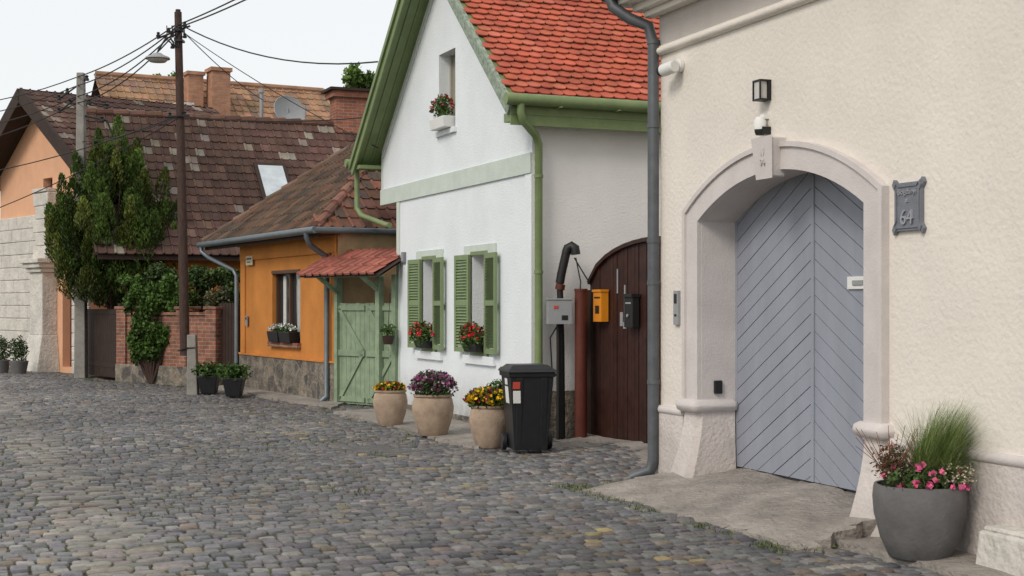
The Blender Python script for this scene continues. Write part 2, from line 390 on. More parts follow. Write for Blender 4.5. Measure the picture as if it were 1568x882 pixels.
for z in(4.2,2.3,.95,1.9,3.4): b.tube([(-.07,.02,z),(-.07,.02,z+.04)],.062,16)
b.obj('rain_downpipe',m_pipe,G,smooth=True)
b=MB(); DX=.352; yl=yc+1.27; yr=yc-1.27; zb=.235
b.box(DX+.05,DX+.06,yr,yl,zb-.1,2.83,1)
def ztop(y): 
    hw=1.27; Rr=(hw*hw+.35**2)/.7; return 2.46+.35-(Rr-math.sqrt(max(0,Rr*Rr-(y-yc)**2)))
def clip(poly,f):
    out=[]
    for i in range(len(poly)):
        a=poly[i];c=poly[(i+1)%len(poly)];fa=f(a);fc=f(c)
        if fa>=0: out.append(a)
        if (fa>=0)!=(fc>=0): t=fa/(fa-fc); out.append((a[0]+(c[0]-a[0])*t,a[1]+(c[1]-a[1])*t))
    return out
slope=.58; ph=.15
for side in(1,-1):
    ya=yc+(.012 if side>0 else -.012); yb=yc+side*1.268
    lo,hi=min(ya,yb),max(ya,yb)
    for k in range(-8,28):
        z0=k*ph
        def zl(y): return z0-abs(y-yc)*slope+.6
        poly=[(lo,zl(lo)+.004),(hi,zl(hi)+.004),(hi,zl(hi)+ph-.004),(lo,zl(lo)+ph-.004)]
        poly=clip(poly,lambda p:p[1]-zb)
        for q in range(7):
            yq=lo+(hi-lo)*(q+.5)/7; zq=ztop(yq); dzq=(ztop(yq+.01)-ztop(yq-.01))/.02
            if len(poly)>2: poly=clip(poly,lambda p:zq+dzq*(p[0]-yq)+.004-p[1])
        if len(poly)<3: continue
        area=abs(sum(poly[i][0]*poly[(i+1)%len(poly)][1]-poly[(i+1)%len(poly)][0]*poly[i][1] for i in range(len(poly))))/2
        if area<.0008: continue
        b.slab(poly,DX+R(-.002,.002),DX+.045,0)
b.box(DX-.012,DX+.03,yc-.022,yc+.022,zb,2.79,0)
b.box(DX-.006,DX+.04,yl-.035,yl,zb,2.47,0)
b.obj('double_door',[m_door,m_doorgap],G,bevel=.003)
b=MB(); b.box(DX-.02,DX,-2.83,-2.58,1.83,1.93); b.box(DX-.03,DX-.018,-2.80,-2.66,1.86,1.90,1); b.obj('letter_slot',[m_whitep,m_grey],G,bevel=.004)
b=MB(); b.box(.12,.2,yc+1.235,yc+1.266,.9,1.02); b.obj('key_box',m_black,G,bevel=.008)
b=MB(); b.box(-.03,0,-.40,-.31,1.52,1.84,0); b.box(-.035,-.03,-.38,-.33,1.72,1.81,1); b.box(-.036,-.03,-.375,-.335,1.6,1.62,1); b.obj('door_intercom',[m_grey,m_blk2],G,bevel=.004)
rough_sheet('gate_ramp',[g2w(GO,GR,-.95,-.35,.02),g2w(GO,GR,-.85,-3.75,.02),g2w(GO,GR,.4,-3.55,.22),g2w(GO,GR,.4,-.65,.22)],40,20,m_conc,lambda s,t:.03*math.sin(t*3.14)+.012*math.sin(s*17+t*5)+.008*math.sin(s*41)*math.sin(t*23),.06,.25)
rough_sheet('wall_pavement',[g2w(GO,GR,-.5,-3.55,.04),g2w(GO,GR,-.45,-9,.04),g2w(GO,GR,.0,-9,.055),g2w(GO,GR,.0,-3.55,.055)],30,4,m_conc,lambda s,t:.01*math.sin(s*12),.03)
def local(name,o,rot): return empty(name,(o[0],o[1],0),rot)
e=local('security_camera',GO,GR); b=MB(); b.tube([(0,-.42,3.93),(-.05,-.42,3.93)],.065,16); b.tube([(-.05,-.42,3.93),(-.11,-.38,3.91)],.045,12); b.tube([(-.11,-.50,3.91),(-.15,-.33,3.89)],.06,16); b.obj('body',m_whitep,e,smooth=True,bevel=.01)
b=MB(); b.tube([(-.148,-.34,3.89),(-.155,-.30,3.885)],.05,16); b.lathe([(0,-.04),(.035,-.03),(.045,0),(.035,.03),(0,.04)],(-.16,-.3,3.90),14); b.obj('lens',m_blk2,e,smooth=True)
e=local('wall_lamp',GO,GR); b=MB(); b.box(-.03,0,-1.99,-1.87,3.40,3.57); b.box(-.11,-.03,-1.99,-1.87,3.557,3.57); b.box(-.11,-.03,-1.99,-1.87,3.40,3.413); b.box(-.11,-.098,-1.99,-1.978,3.413,3.557); b.box(-.11,-.098,-1.882,-1.87,3.413,3.557); b.obj('frame',m_blk2,e)
b=MB(); b.box(-.1,-.033,-1.972,-1.888,3.414,3.556); b.obj('frosted_glass',M('lamp_glass',(.55,.53,.5),.4,.05,bump=0),e)
e=local('motion_light',GO,GR); b=MB(); b.box(-.05,0,-1.955,-1.895,3.25,3.29,0); b.lathe([(0,-.05),(.035,-.045),(.045,-.02),(.045,.0)],(-.07,-1.925,3.16),20,1); b.lathe([(.05,0),(.052,.07),(.03,.105),(0,.11)],(-.07,-1.925,3.16),20,0); b.box(-.08,0,-1.985,-1.925,3.12,3.18,1)
b.obj('housing',[m_whitep,m_blk2],e,smooth=True)
e=local('house_number_plaque',GO,GR); b=MB(); y0=-3.84
pl=[(-.16,-.2),(-.13,-.17),(.13,-.17),(.16,-.2),(.18,-.16),(.15,-.12),(.15,.12),(.18,.16),(.16,.2),(.13,.17),(-.13,.17),(-.16,.2),(-.18,.16),(-.15,.12),(-.15,-.12),(-.18,-.16)]
b.slab([(y0+p[0],2.4+p[1]) for p in pl],-.03,0); b.obj('plate',m_plq,e,bevel=.004)
b=MB(); ring(b,[(y0+p[0]*.9,2.4+p[1]*.9) for p in pl]+[(y0+pl[0][0]*.9,2.4+pl[0][1]*.9)],[(y0+p[0]*.8,2.4+p[1]*.82) for p in pl]+[(y0+pl[0][0]*.8,2.4+pl[0][1]*.82)],-.038,-.03); b.obj('rim',m_plq,e)
m_let=M('plaque_letters',(.33,.34,.38),.5)
txt('Bogdányi\nu.',.058,(-.033,y0,2.475),e,m_let); txt('64',.15,(-.033,y0,2.32),e,m_let,ext=.01)

# ---------------- WHITE HOUSE ----------------
WR=math.radians(22.5); WO=(.255,17.9)
Wh=empty('white_gabled_house',(WO[0],WO[1],0),WR)
ap=(3.125,7.13); sl=.854
def rz(y): return ap[1]-abs(y-ap[0])*sl
def rect(y0,y1,z0,z1): return [(y0,z0),(y1,z0),(y1,z1),(y0,z1)]
wins=[(1.5,2.1,1.06,2.40),(3.6,4.2,1.06,2.40)]
b=MB()
b.panel([(0,-.05),(0,rz(0)-.1),(ap[0],ap[1]-.1),(6.35,rz(6.35)-.1),(6.35,3.37),(5.5,3.37),(5.5,-.05)],[rect(*w) for w in wins]+[rect(2.8,3.5,4.28,5.42)],0,.22,0)
b.box(0.01,6,5.501,6.349,3.372,4.2,0)
b.add([(0,5.5,-.05),(6,5.5,-.05),(6,5.5,4),(0,5.5,4)],[(0,1,2,3)])
b.obj('gable_wall',m_white,Wh)
b=MB(); b.add([(0,0,-.05),(8,0,-.05),(8,0,rz(0)-.1),(0,0,rz(0)-.1)],[(0,1,2,3)]); b.obj('side_wall',m_white2,Wh)
b=MB(); b.box(-.03,0,.0,6.35,3.37,3.63); b.box(-.015,0,.0,.2,0,3.37,1); b.box(-.02,0,5.36,5.5,0,3.37); 
for s_ in(-1,1):
    ye=.12 if s_<0 else 6.25
    b.beam((-.012,ye,rz(ye)-.28),(-.012,ap[0],ap[1]-.28),.07,.025,0,up=(1,0,0))
b.box(-.012,0,6.27,6.35,3.63,4.2)
for (a,c,z0,z1) in wins:
    b.box(-.022,0,a-.30,a-.0,z1-.0,z1+.14); b.box(-.0225,0,a,c,z1+.02,z1+.14); b.box(-.022,0,c,c+.30,z1,z1+.14)
    b.box(-.021,0,a-.3,a-.2,z0,z1); b.box(-.021,0,c+.2,c+.3,z0,z1)
    b.box(-.05,0,a-.28,c+.28,z0-.17,z0-.05,1)
b.box(-.05,0,2.74,3.56,4.2,4.275,1)
b.obj('painted_trim',[m_pale,m_white],Wh,bevel=.004)
b=MB()
for (a,c,z0,z1) in wins:
    b.box(.21,.22,a,c,z0,z1,0); b.box(-.03,.2,a-.02,c+.02,z0-.05,z0,1); b.box(-.03,.0,a-.02,c+.02,z1-.0,z1+.05,1)
    for yy in(a,c-.05,(a+c)/2-.02): b.box(.17,.205,yy,yy+.05,z0,z1,2)
    for zz in(z0,z1-.05,z0+.85): b.box(.165,.2,a,c,zz,zz+.05,2)
b.box(.2,.21,2.8,3.5,4.28,5.42,0)
for yy in(2.8,3.45,3.12): b.box(.165,.2,yy,yy+.05,4.28,5.42,2)
b.obj('windows',[M('blind',(.28,.26,.21),.5,.2,3,.1),m_green,M('win_frame_pale',(.40,.385,.33),.5)],Wh)
for (a,c,z0,z1) in wins:
    for hinge,sg in((a,-1),(c,1)):
        b=MB(); w=.46; hh=z1-z0+.02
        b.box(-.02,.02,0,.055,0,hh);b.box(-.02,.02,w-.055,w,0,hh)
        for zz in(0,hh*.5-.03,hh-.07): b.box(-.0185,.0185,.05,w-.05,zz,zz+.07)
        k=.08
        while k<hh-.1:
            b.add([(-.018,.05,k),(-.018,w-.05,k),(.016,w-.05,k+.035),(.016,.05,k+.035),(-.018,.05,k+.008),(-.018,w-.05,k+.008),(.016,w-.05,k+.043),(.016,.05,k+.043)],[(0,1,2,3),(4,5,6,7),(0,1,5,4)]); k+=.042
        o=b.obj('shutter',m_green2,Wh); o.location=(-.05,hinge,z0-.01)
        ang=math.radians(5 if sg>0 else -3); o.rotation_euler=(0,0,ang if sg>0 else math.pi+ang)
b=MB()
for s_ in(-1,1):
    ye=-.25 if s_<0 else 6.7
    vs=[]
    for x in(-.4,8):
        for (y,dz) in((ye,0),(ap[0],0),(ap[0],-.09),(ye,-.09)): vs.append((x,y,rz(y)+dz))
    b.add(vs,[(0,1,5,4),(3,2,6,7),(0,3,7,4),(0,1,2,3),(4,5,6,7)],0)
b.obj('roof_deck',m_green,Wh)
b=MB(); ang=math.atan(sl); Ls=(ap[0]+.3)/math.cos(ang)
def redc(a,b_): 
    t=random.random(); c=(.50,.125,.075) if t<.8 else ((.43,.10,.062) if t<.92 else (.55,.16,.10)); return jit(c,.08)
tiles(b,(-.42,-.3,rz(-.3)+.01),(1,0,0),(0,math.cos(ang),math.sin(ang)),8.3,Ls,.175,.15,'scallop',redc)
tiles(b,(-.42,6.74,rz(6.74)+.01),(1,0,0),(0,-math.cos(ang),math.sin(ang)),8.3,Ls,.175,.15,'scallop',redc)
b.tube([(-.45,ap[0],ap[1]+.02),(8,ap[0],ap[1]+.02)],.09,10)
b.obj('roof_tiles',m_tile,Wh)
b=MB()
b.beam((-.415,-.27,rz(-.27)-.10),(-.415,ap[0],ap[1]-.10),.2,.03,0,up=(1,0,0))
b.beam((-.44,-.24,rz(-.24)-.02),(-.44,ap[0],ap[1]-.02),.07,.04,0,up=(1,0,0))
b.obj('barge_board_weathered',m_barge,Wh)
b=MB()
b.beam((-.415,6.72,rz(6.72)-.1),(-.415,ap[0],ap[1]-.1),.2,.03,0,up=(1,0,0))
b.beam((-.44,6.74,rz(6.74)-.02),(-.44,ap[0],ap[1]-.02),.08,.05,0,up=(1,0,0))
for s_ in(-1,1):
    ye=-.2 if s_<0 else 6.6
    for xx in(-.27,-.13): b.beam((xx,ye,rz(ye)-.1),(xx,ap[0],ap[1]-.1),.02,.02,0)
b.box(-.39,8,-.24,-.01,3.98,4.09); b.box(-.4,8,-.26,-.235,3.93,4.2); b.box(-.41,8,-.27,-.255,4.06,4.075)
b.box(-.39,7,6.35,6.62,3.98,4.04)
b.tube([(-.5,-.34,4.235),(8,-.34,4.235)],.075,14); b.tube([(-.5,6.8,4.1),(7,6.8,4.1)],.07,12)
b.tube([(-.3,-.34,4.22),(-.3,-.34,4.08),(-.27,-.33,3.98),(-.02,-.16,3.82),(.04,-.11,3.72),(.04,-.11,.9),(.04,-.11,.2)],.05,14)
b.tube([(-.3,6.8,4.1),(-.3,6.8,3.7),(-.3,6.8,3.35),(-.25,6.7,3.22),(-.1,5.8,3.02),(-.1,5.6,3.0)],.045,12)
for z in(.9,3.3,2.1): b.tube([(.04,-.11,z),(.04,-.11,z+.04)],.058,14)
for x in np.arange(.2,8,.8): b.box(x,x+.03,-.43,-.25,4.15,4.165)
b.obj('gutter_and_eaves',m_green,Wh,smooth=True)
b=MB(); b.box(0,1.2,-.03,-.001,-.05,.62); b.box(-.035,-.001,-.03,5.5,-.05,.14); b.obj('stone_plinth',m_stone,Wh)
e=local('number_tile',WO,WR); b=MB(); b.box(-.04,0,5.05,5.2,2.38,2.55); b.box(-.046,-.04,5.07,5.18,2.4,2.53,1); b.obj('plate',[m_plq,m_grey],e,bevel=.005)

GRN=(.06,.11,.025)
def flowerbox(parent,c,rx,ry,rz_,nl,nf,fcols,ls=.05,fs=.045,lc=GRN):
    L_=blob(c,(rx,ry,rz_),nl,.2); leaves('leaves',L_,RS.uniform(.6,1.3,nl)*ls,colv(lc,nl,.45),m_leaf,parent)
    for fc in fcols:
        k=nf//len(fcols); p=blob(c,(rx*1.03,ry*1.03,rz_*1.05),k,.8); p[:,2]=np.abs(p[:,2]-c[2])*1+c[2]*1-rz_*.15
        q=np.repeat(p,4,axis=0)+RS.normal(size=(k*4,3))*fs*.25
        leaves('blossoms',q,RS.uniform(.6,1.1,k*4)*fs,colv(fc,k*4,.35),m_leaf,parent,aspect=.9)
for (a,c,z0,z1) in wins:
    e=local('geranium_window_box',WO,WR); b=MB(); b.frust((-.15,.02,a+.06,c-.06),(-.18,.03,a+.03,c-.03),z0,z0+.11); b.obj('box',m_black,e,bevel=.01)
    flowerbox(e,(-.12,(a+c)/2,z0+.22),.17,.38,.2,750,50,[(.5,.02,.03),(.62,.03,.05)],.06,.045)
e=local('attic_flower_box',WO,WR); b=MB(); b.frust((-.16,.02,2.86,3.44),(-.18,.02,2.83,3.47),4.28,4.44); b.obj('box',m_whitep,e,bevel=.01)
flowerbox(e,(-.08,3.15,4.6),.14,.34,.2,500,40,[(.5,.02,.03),(.62,.05,.08)],.06,.045)

# ---------------- wooden brown gate ----------------
BO=(1.0,18.15); e=local('brown_wooden_gate',BO,WR); b=MB()
def gz(t): return 1.9+.6*math.sqrt(max(0,1-((t-1.75)/1.78)**2))
t=0
while t<3.5:
    w=.095; za=gz(t+.004); zb_=gz(t+w-.004)
    b.slab([(-t-.004,.05),(-t-w+.004,.05),(-t-w+.004,zb_),(-t-.004,za)],R(-.006,.006),.03); t+=w
for zz in(.35,1.6): b.box(.03,.08,-3.5,0,zz,zz+.12)
for k in range(14):
    ta=.0+k*.25; tb=min(3.5,ta+.25); b.beam((-.02,-ta,gz(ta)-.02),(-.02,-tb,gz(tb)-.02),.05,.05,0,up=(1,0,0))
b.box(-.02,.0,-1.77,-1.73,.05,2.45)
b.obj('boards',m_brown,e,bevel=.003)
b=MB(); b.box(-.02,-.006,-1.02,-.96,1.42,1.5); b.box(-.012,-.006,-.80,-.77,1.85,2.15,0); b.box(-.014,-.006,-1.0,-.97,1.5,1.95,0); b.box(-.014,-.006,-.93,-.86,1.45,1.62,0); b.obj('stickers',m_grey,e)
b=MB(); b.box(-.05,.05,-.1,.0,0,1.9); b.obj('jamb',m_dwood,e,bevel=.01)
e=local('gate_post',(.86,17.75),0); b=MB(); b.tube([(0,0,0),(0,0,1.88)],.078,20); b.tube([(0,0,1.88),(0,0,1.91)],.085,20); b.obj('post',m_postred,e,smooth=True)
e=local('yellow_mailbox',BO,WR); b=MB(); b.box(-.12,-.02,-.56,-.33,1.5,1.87); b.box(-.135,-.02,-.57,-.32,1.87,1.9); b.box(-.125,-.12,-.53,-.36,1.79,1.81,1); b.box(-.124,-.12,-.50,-.39,1.6,1.7,1); b.obj('box',[m_yel,m_blk2],e,bevel=.006)
e=local('black_mailbox',BO,WR); b=MB(); b.box(-.11,-.02,-1.38,-1.16,1.44,1.8); b.box(-.13,-.01,-1.39,-1.15,1.8,1.84); b.box(-.115,-.11,-1.34,-1.2,1.72,1.74,1); b.tube([(-.115,-1.27,1.58),(-.13,-1.27,1.58)],.02,10,1); b.obj('box',[m_blk2,m_grey],e,bevel=.006)
e=local('electric_meter_box',(.585,17.72),math.radians(8)); b=MB(); b.box(-.15,.15,-.08,.08,1.47,1.77); b.box(-.16,.16,-.09,.08,1.77,1.79); b.box(.02,.1,-.086,-.08,1.52,1.58,1); b.box(-.08,-.02,-.086,-.08,1.66,1.7,2);b.tube([(0,.05,1.5),(0,.05,0)],.025,10,1); b.obj('box',[m_grey,m_blk2,m_redlab],e,bevel=.006)
e=local('black_vent_pipe',(.6,17.86),0); b=MB(); b.tube([(0.03,0,0),(.02,0,1.2),(.0,0,2.0)],.04,12); b.tube([(0,0,1.98),(.02,0,2.1),(.08,0,2.36)],.055,12); b.tube([(.08,0,2.36),(.1,0,2.42),(.15,0,2.45),(.19,-.02,2.42),(.2,-.02,2.34)],.06,14)
b.tube([(.2,-.03,2.3),(.26,-.03,2.0),(.24,-.03,1.6),(.26,-.03,1.2),(.23,-.03,.9)],.008,6); b.tube([(.18,-.03,2.3),(.3,-.03,2.1),(.4,.05,1.95)],.008,6); b.tube([(0,-.03,1.5),(-.12,-.03,1.3),(-.1,-.03,.9),(.05,-.02,.7)],.01,6)
b.obj('pipe',m_blk2,e,smooth=True)
b=MB(); b.tube([(-.0,0,1.9),(.01,0,1.97)],.06,12); b.obj('clamp',m_postred,e,smooth=True)
rough_sheet('gate_apron_pavement',[(.35,16.6,.03),(1.9,14.3,.03),(2.6,14.4,.06),(1.0,18.1,.08)],26,14,m_conc,lambda s,t:.015*math.sin(s*11+t*4)+.008*math.sin(s*40)*math.sin(t*15),.07,.15)
rough_sheet('asphalt_road_patch',[(-2.15,17.0,.032),(-1.35,15.9,.032),(-.85,16.2,.032),(-1.6,17.4,.032)],14,8,m_asph,lambda s,t:hz(-2.15+.8*s+.55*t,17.0-1.1*s+.4*t),.04,.05)
rough_sheet('house_pavement',[(-2.75,22.3,.045),(-.4,16.6,.045),(.25,17.9,.06),(-1.85,23.0,.06)],50,8,m_conc,lambda s,t:.012*math.sin(s*15)+.008*math.sin(s*60)*math.sin(t*9),.06,.12)

# ---------------- pots ----------------
def urn(name,x,y,r,h,mat,plant):
    e=empty(name,(x,y,.03)); b=MB()
    b.lathe([(0,0),(r*.62,0),(r*.68,.02),(r*.86,h*.3),(r*.99,h*.58),(r*1.0,h*.7),(r*.93,h*.88),(r*.86,h*.93),(r*.94,h*.95),(r*.95,h),(r*.86,h),(r*.84,h*.9),(0,h*.9)],(0,0,0),40)
    b.obj('pot',mat,e,smooth=True); b=MB(); b.lathe([(r*.85,h*.92),(0,h*.95)],(0,0,0),20); b.obj('soil',m_soil,e)
    plant(e,r,h); return e
def pl_yel(e,r,h): flowerbox(e,(0,0,h+.03),r*.9,r*.9,.09,1300,100,[(.75,.42,.01),(.8,.5,.02),(.35,.02,.02)],.05,.04,(.07,.11,.02))
def pl_pur(e,r,h): flowerbox(e,(0,0,h+.10),r*1.15,r*1.15,.22,2800,250,[(.13,.015,.08),(.22,.03,.12),(.34,.08,.22),(.5,.3,.45)],.045,.042,(.05,.09,.03))
urn('flower_pot',-1.69,19.75,.24,.5,m_pot,pl_yel)
urn('flower_pot',-1.02,18.35,.27,.53,m_pot,pl_pur)
def pl3(e,r,h):
    flowerbox(e,(0,0,h+.07),r*1.2,r*1.2,.16,1900,180,[(.75,.42,.01),(.8,.5,.02),(.2,.01,.05)],.055,.048,(.07,.11,.02))
    p=blob((.15,0,h+.2),(.2,.15,.12),300,.2); leaves('leaves',p,RS.uniform(.03,.07,300),colv((.06,.12,.03),300,.4),m_leaf,e)
urn('flower_pot',-.26,16.75,.245,.5,m_pot,pl3)
e=empty('grey_planter',(2.70,9.42,.03)); b=MB(); r=.305; h=.49
b.lathe([(0,0),(r*.6,0),(r*.66,.015),(r*.84,h*.28),(r*.97,h*.6),(r*1.0,h*.82),(r*.98,h*.96),(r*.96,h),(r*.9,h),(r*.89,h*.9),(0,h*.9)],(0,0,0),48); b.obj('pot',m_potg,e,smooth=True)
b=MB(); b.lathe([(r*.9,h*.91),(0,h*.95)],(0,0,0),24); b.obj('soil',m_soil,e)
g=MB(); 
for i in range(2600):
    a=R(0,6.283); sp=abs(random.gauss(0,.75)); cx,cy=.08+R(-.11,.10),R(-.08,.08); ln=R(.34,.66); dx,dy=math.cos(a)*sp+.40,math.sin(a)*sp
    p=Vector((cx,cy,h*.9)); w=.0028; d=Vector((dx*.3,dy*.3,1)).normalized(); pts=[p]
    for k in range(6):
        p=p+d*ln/6; pts.append(p.copy()); d=(d+Vector((dx*.17,dy*.17,-.10*(.6+sp)))).normalized()
    sd=Vector((-math.sin(a+R(-1,1)),math.cos(a),0)).normalized()*w
    vs=[]
    for k,q in enumerate(pts): s_=1-k/6.5; vs+= [q-sd*s_,q+sd*s_]
    t=random.random(); g.add(vs,[(2*k,2*k+1,2*k+3,2*k+2) for k in range(6)],0,jit((.12,.19,.045) if t<.65 else (.27,.31,.13),.35))
g.obj('ornamental_grass',m_leaf,e)
def fb(c,rr,nl,lc,ls,nf=0,fc=None,fs=.04):
    leaves('leaves',blob(c,rr,nl,.2),RS.uniform(.6,1.3,nl)*ls,colv(lc,nl,.45),m_leaf,e)
    if nf:
        p=blob(c,[q*1.05 for q in rr],nf,.85); p[:,2]=np.maximum(p[:,2],c[2]-.02); q=np.repeat(p,4,axis=0)+RS.normal(size=(nf*4,3))*.008
        leaves('blossoms',q,RS.uniform(.7,1.2,nf*4)*fs,colv(fc,nf*4,.25),m_leaf,e,aspect=.9)
fb((0,-.1,h+.03),(.28,.2,.11),1100,(.06,.10,.03),.04,40,(.75,.14,.30),.045)
fb((.19,-.12,h+.06),(.13,.14,.09),700,(.12,.16,.06),.022,110,(.6,.5,.4),.016)
fb((-.2,0,h+.14),(.13,.14,.15),360,(.16,.08,.05),.028); fb((-.14,.05,h+.12),(.14,.14,.14),420,(.07,.10,.04),.03,50,(.45,.2,.15),.016)
b=MB()
for i in range(26):
    a=R(0,6.28); b.tube([(-.18,0,h*.9),(-.2+math.cos(a)*.08,math.sin(a)*.08,h+.14),(-.22+math.cos(a)*.2,math.sin(a)*.16,h+R(.22,.38))],.002,4)
b.obj('stems',M('red_stem',(.2,.09,.06)),e)
b=MB(); b.lathe([(0,-.02),(.018,-.01),(.02,.005),(0,.02)],(.24,-.05,h+.2),12); b.tube([(.24,-.05,h-.05),(.24,-.05,h+.2)],.004,6); b.obj('stake',m_lime,e)
b=MB(); b.frust((-.22,.22,-.3,.3),(-.2,.2,-.28,.28),0,.27); b.box(-.18,.18,-.26,.26,.265,.3)
o=b.obj('stone_block',m_lime,None,bevel=.02,loc=(3.26,8.88,0),rot=GR)
e=empty('wheelie_bin',(.17,16.15,.05),math.radians(12)); b=MB()
b.frust((-.19,.19,-.2,.2),(-.25,.25,-.27,.25),.03,.88); b.frust((-.265,.265,-.285,.265),(-.27,.27,-.29,.27),.85,.9)
for xx in(-.14,.14): b.frust((xx-.03,xx+.03,-.205,-.19),(xx-.04,xx+.04,-.282,-.26),.08,.84)
b.obj('body',m_black,e,bevel=.02)
b=MB(); b.frust((-.285,.285,-.31,.27),(-.27,.27,-.28,.27),.905,.935); b.frust((-.26,.26,-.26,.25),(-.2,.2,-.18,.2),.935,.985); b.tube([(-.25,.3,.93),(.25,.3,.93)],.018,10); b.box(-.25,-.2,.24,.31,.9,.94); b.box(.2,.25,.24,.31,.9,.94)
b.obj('lid',m_black,e,bevel=.012)
b=MB()
for xx in(-.24,.29): b.tube([(xx-.025,.16,.1),(xx+.025,.16,.1)],.1,24)
b.tube([(-.24,.16,.1),(.29,.16,.1)],.012,8)
b.obj('wheels',m_black,e,smooth=True,bevel=.008)
b=MB(); b.tube([(.316,.16,.1),(.32,.16,.1)],.045,20); b.obj('hub',m_grey,e)
b=MB(); b.add([(-.2285,-.12,.55),(-.2285,.06,.55),(-.2445,.06,.74),(-.2445,-.12,.74)],[(0,1,2,3)],0); b.add([(-.246,-.1,.76),(-.246,.04,.76),(-.251,.04,.83),(-.251,-.1,.83)],[(0,1,2,3)],0); b.add([(-.215,-.258,.56),(-.13,-.258,.56),(-.135,-.272,.70),(-.22,-.272,.70)],[(0,1,2,3)],0)
b.add([(-.225,-.275,.72),(-.14,-.275,.72),(-.14,-.285,.80),(-.225,-.285,.80)],[(0,1,2,3)],1); b.obj('labels',[m_whitep,m_redlab],e)

# ---------------- ORANGE HOUSE ----------------
OR=math.radians(28.3); OO=(-2.947,24.06); Or=empty('orange_house',(OO[0],OO[1],0),OR)
b=MB(); ow=(1.85,3.4,1.02,2.36)
b.panel([(0,0),(5.27,0),(5.27,3),(0,3)],[rect(*ow)],0,.2,0)
b.add([(0,5.27,0),(5,5.27,0),(5,5.27,3),(0,5.27,3)],[(0,1,2,3)]); 
b.obj('walls',m_orange,Or)
b=MB(); b.add([(0,0,0),(5,0,0),(5,0,3),(0,0,3)],[(0,1,2,3)]); b.obj('side_wall',m_beige,Or)
b=MB(); b.box(-.05,0,0,5.3,0,.72); b.obj('stone_plinth',m_stone,Or)
b=MB(); b.box(-.07,0,0,5.3,.72,.76); b.box(-.03,0,0,.22,.76,2.9); b.box(-.03,0,5.02,5.3,.76,2.9); b.box(-.04,0,0,5.3,2.6,2.95)
b.obj('plaster_bands',m_orange,Or,bevel=.005)
b=MB(); b.box(.13,.14,1.85,3.4,1.02,2.36,0)
for yy in(1.85,3.33,2.59): b.box(.07,.125,yy,yy+.07,1.02,2.36,1)
b.box(.07,.126,1.85,3.4,2.29,2.36,1); b.box(.07,.126,1.85,3.4,1.02,1.09,1); b.box(-.02,.07,1.85,3.4,2.30,2.36,1)
for k in range(9): b.box(.115,.128,1.98+k*.04,2.0+k*.04,1.1,2.25,2)
b.box(.115,.128,2.95,3.1,1.1,2.25,2)
b.box(-.08,.07,1.8,3.45,.93,1.02,3)
b.obj('window',[m_glass,m_wframe,m_curt,m_brick],Or)
e=local('window_flower_box',OO,OR); b=MB()
for a in(2.0,2.65): b.frust((-.14,.04,a+.03,a+.57),(-.17,.05,a,a+.6),1.02,1.22)
b.obj('box',m_black,e,bevel=.01); flowerbox(e,(-.06,2.62,1.28),.14,.68,.08,1100,90,[(.75,.75,.72)],.05,.05)
e=local('street_name_sign',OO,OR); b=MB(); b.box(-.06,-.04,4.45,4.85,2.50,2.68); b.obj('plate',M('sign_plate',(.65,.58,.42)),e); b=MB(); b.box(-.063,-.06,4.5,4.8,2.61,2.64);b.box(-.063,-.06,4.55,4.75,2.55,2.57); b.obj('lettering',m_blk2,e)
e=local('intercom_box',OO,OR); b=MB(); b.box(-.05,-.03,4.8,4.92,1.3,1.5); b.box(-.055,-.05,4.83,4.89,1.42,1.47,1); b.obj('plate',[m_grey,m_blk2],e)
ex0,ex1,ey0,ey1=-.4,4.2,-.1,6.54; ez=2.98; hp=2.3; pt=.8
R1=(ex0+hp,ey0+hp,ez+hp*pt);R2=(ex0+hp,ey1-hp,ez+hp*pt)
cs=[(ex0,ey0,ez),(ex0,ey1,ez),(ex1,ey1,ez),(ex1,ey0,ez)]
b=MB(); b.add(cs+[R1,R2],[(0,1,5,4),(1,2,5),(2,3,4,5),(3,0,4)],0); b.add([(c[0],c[1],c[2]-.03) for c in cs],[(0,1,2,3)],0); b.obj('roof_deck',m_dwood,Or)
def oc(a,b_):
    t=random.random(); c=(.125,.085,.062) if t<.6 else ((.18,.105,.07) if t<.85 else (.09,.075,.062)); return jit(c,.25)
def oc2(a,b_):
    t=random.random(); c=(.17,.085,.06) if t<.6 else ((.22,.10,.065) if t<.85 else (.11,.08,.065)); return jit(c,.25)
ls=math.hypot(1,pt); b=MB()
tiles(b,(ex0-.05,ey0,ez+.01),(0,1,0),(1/ls,0,pt/ls),6.64,hp*ls,.2,.3,'pan',oc,mask=lambda a,bb:a>bb/ls-.05 and a<6.64-bb/ls+.05)
tiles(b,(ex0,ey0-.05,ez+.01),(1,0,0),(0,1/ls,pt/ls),4.6,hp*ls,.2,.3,'pan',oc2,mask=lambda a,bb:a>bb/ls-.05 and a<4.6-bb/ls+.05)
for A,B,cc in((cs[0],R1,(.24,.12,.085)),(cs[1],R2,(.17,.11,.08)),(R1,R2,(.17,.11,.08))):
    A=Vector(A);B=Vector(B);n_=9
    for k in range(n_):
        p=A.lerp(B,k/n_);q=A.lerp(B,(k+1.1)/n_); i0=len(b.v); b.tube([p+Vector((0,0,.05)),q+Vector((0,0,.03))],[.1,.08],10); c2=jit(cc,.2)
        for ii in range(i0,len(b.v)): b.c[ii]=c2
b.obj('roof_tiles',m_tile,Or)
b=MB(); b.tube([(-.5,-.25,2.96),(-.5,6.62,2.96)],.06,12); b.tube([(-.5,-.22,2.96),(2.5,-.22,2.96)],.055,12)
b.tube([(-.5,.15,2.95),(-.5,.15,2.85),(-.42,.2,2.72),(-.12,.28,2.55),(-.09,.28,2.45),(-.09,.28,.15),(-.2,.3,.06)],.05,12)
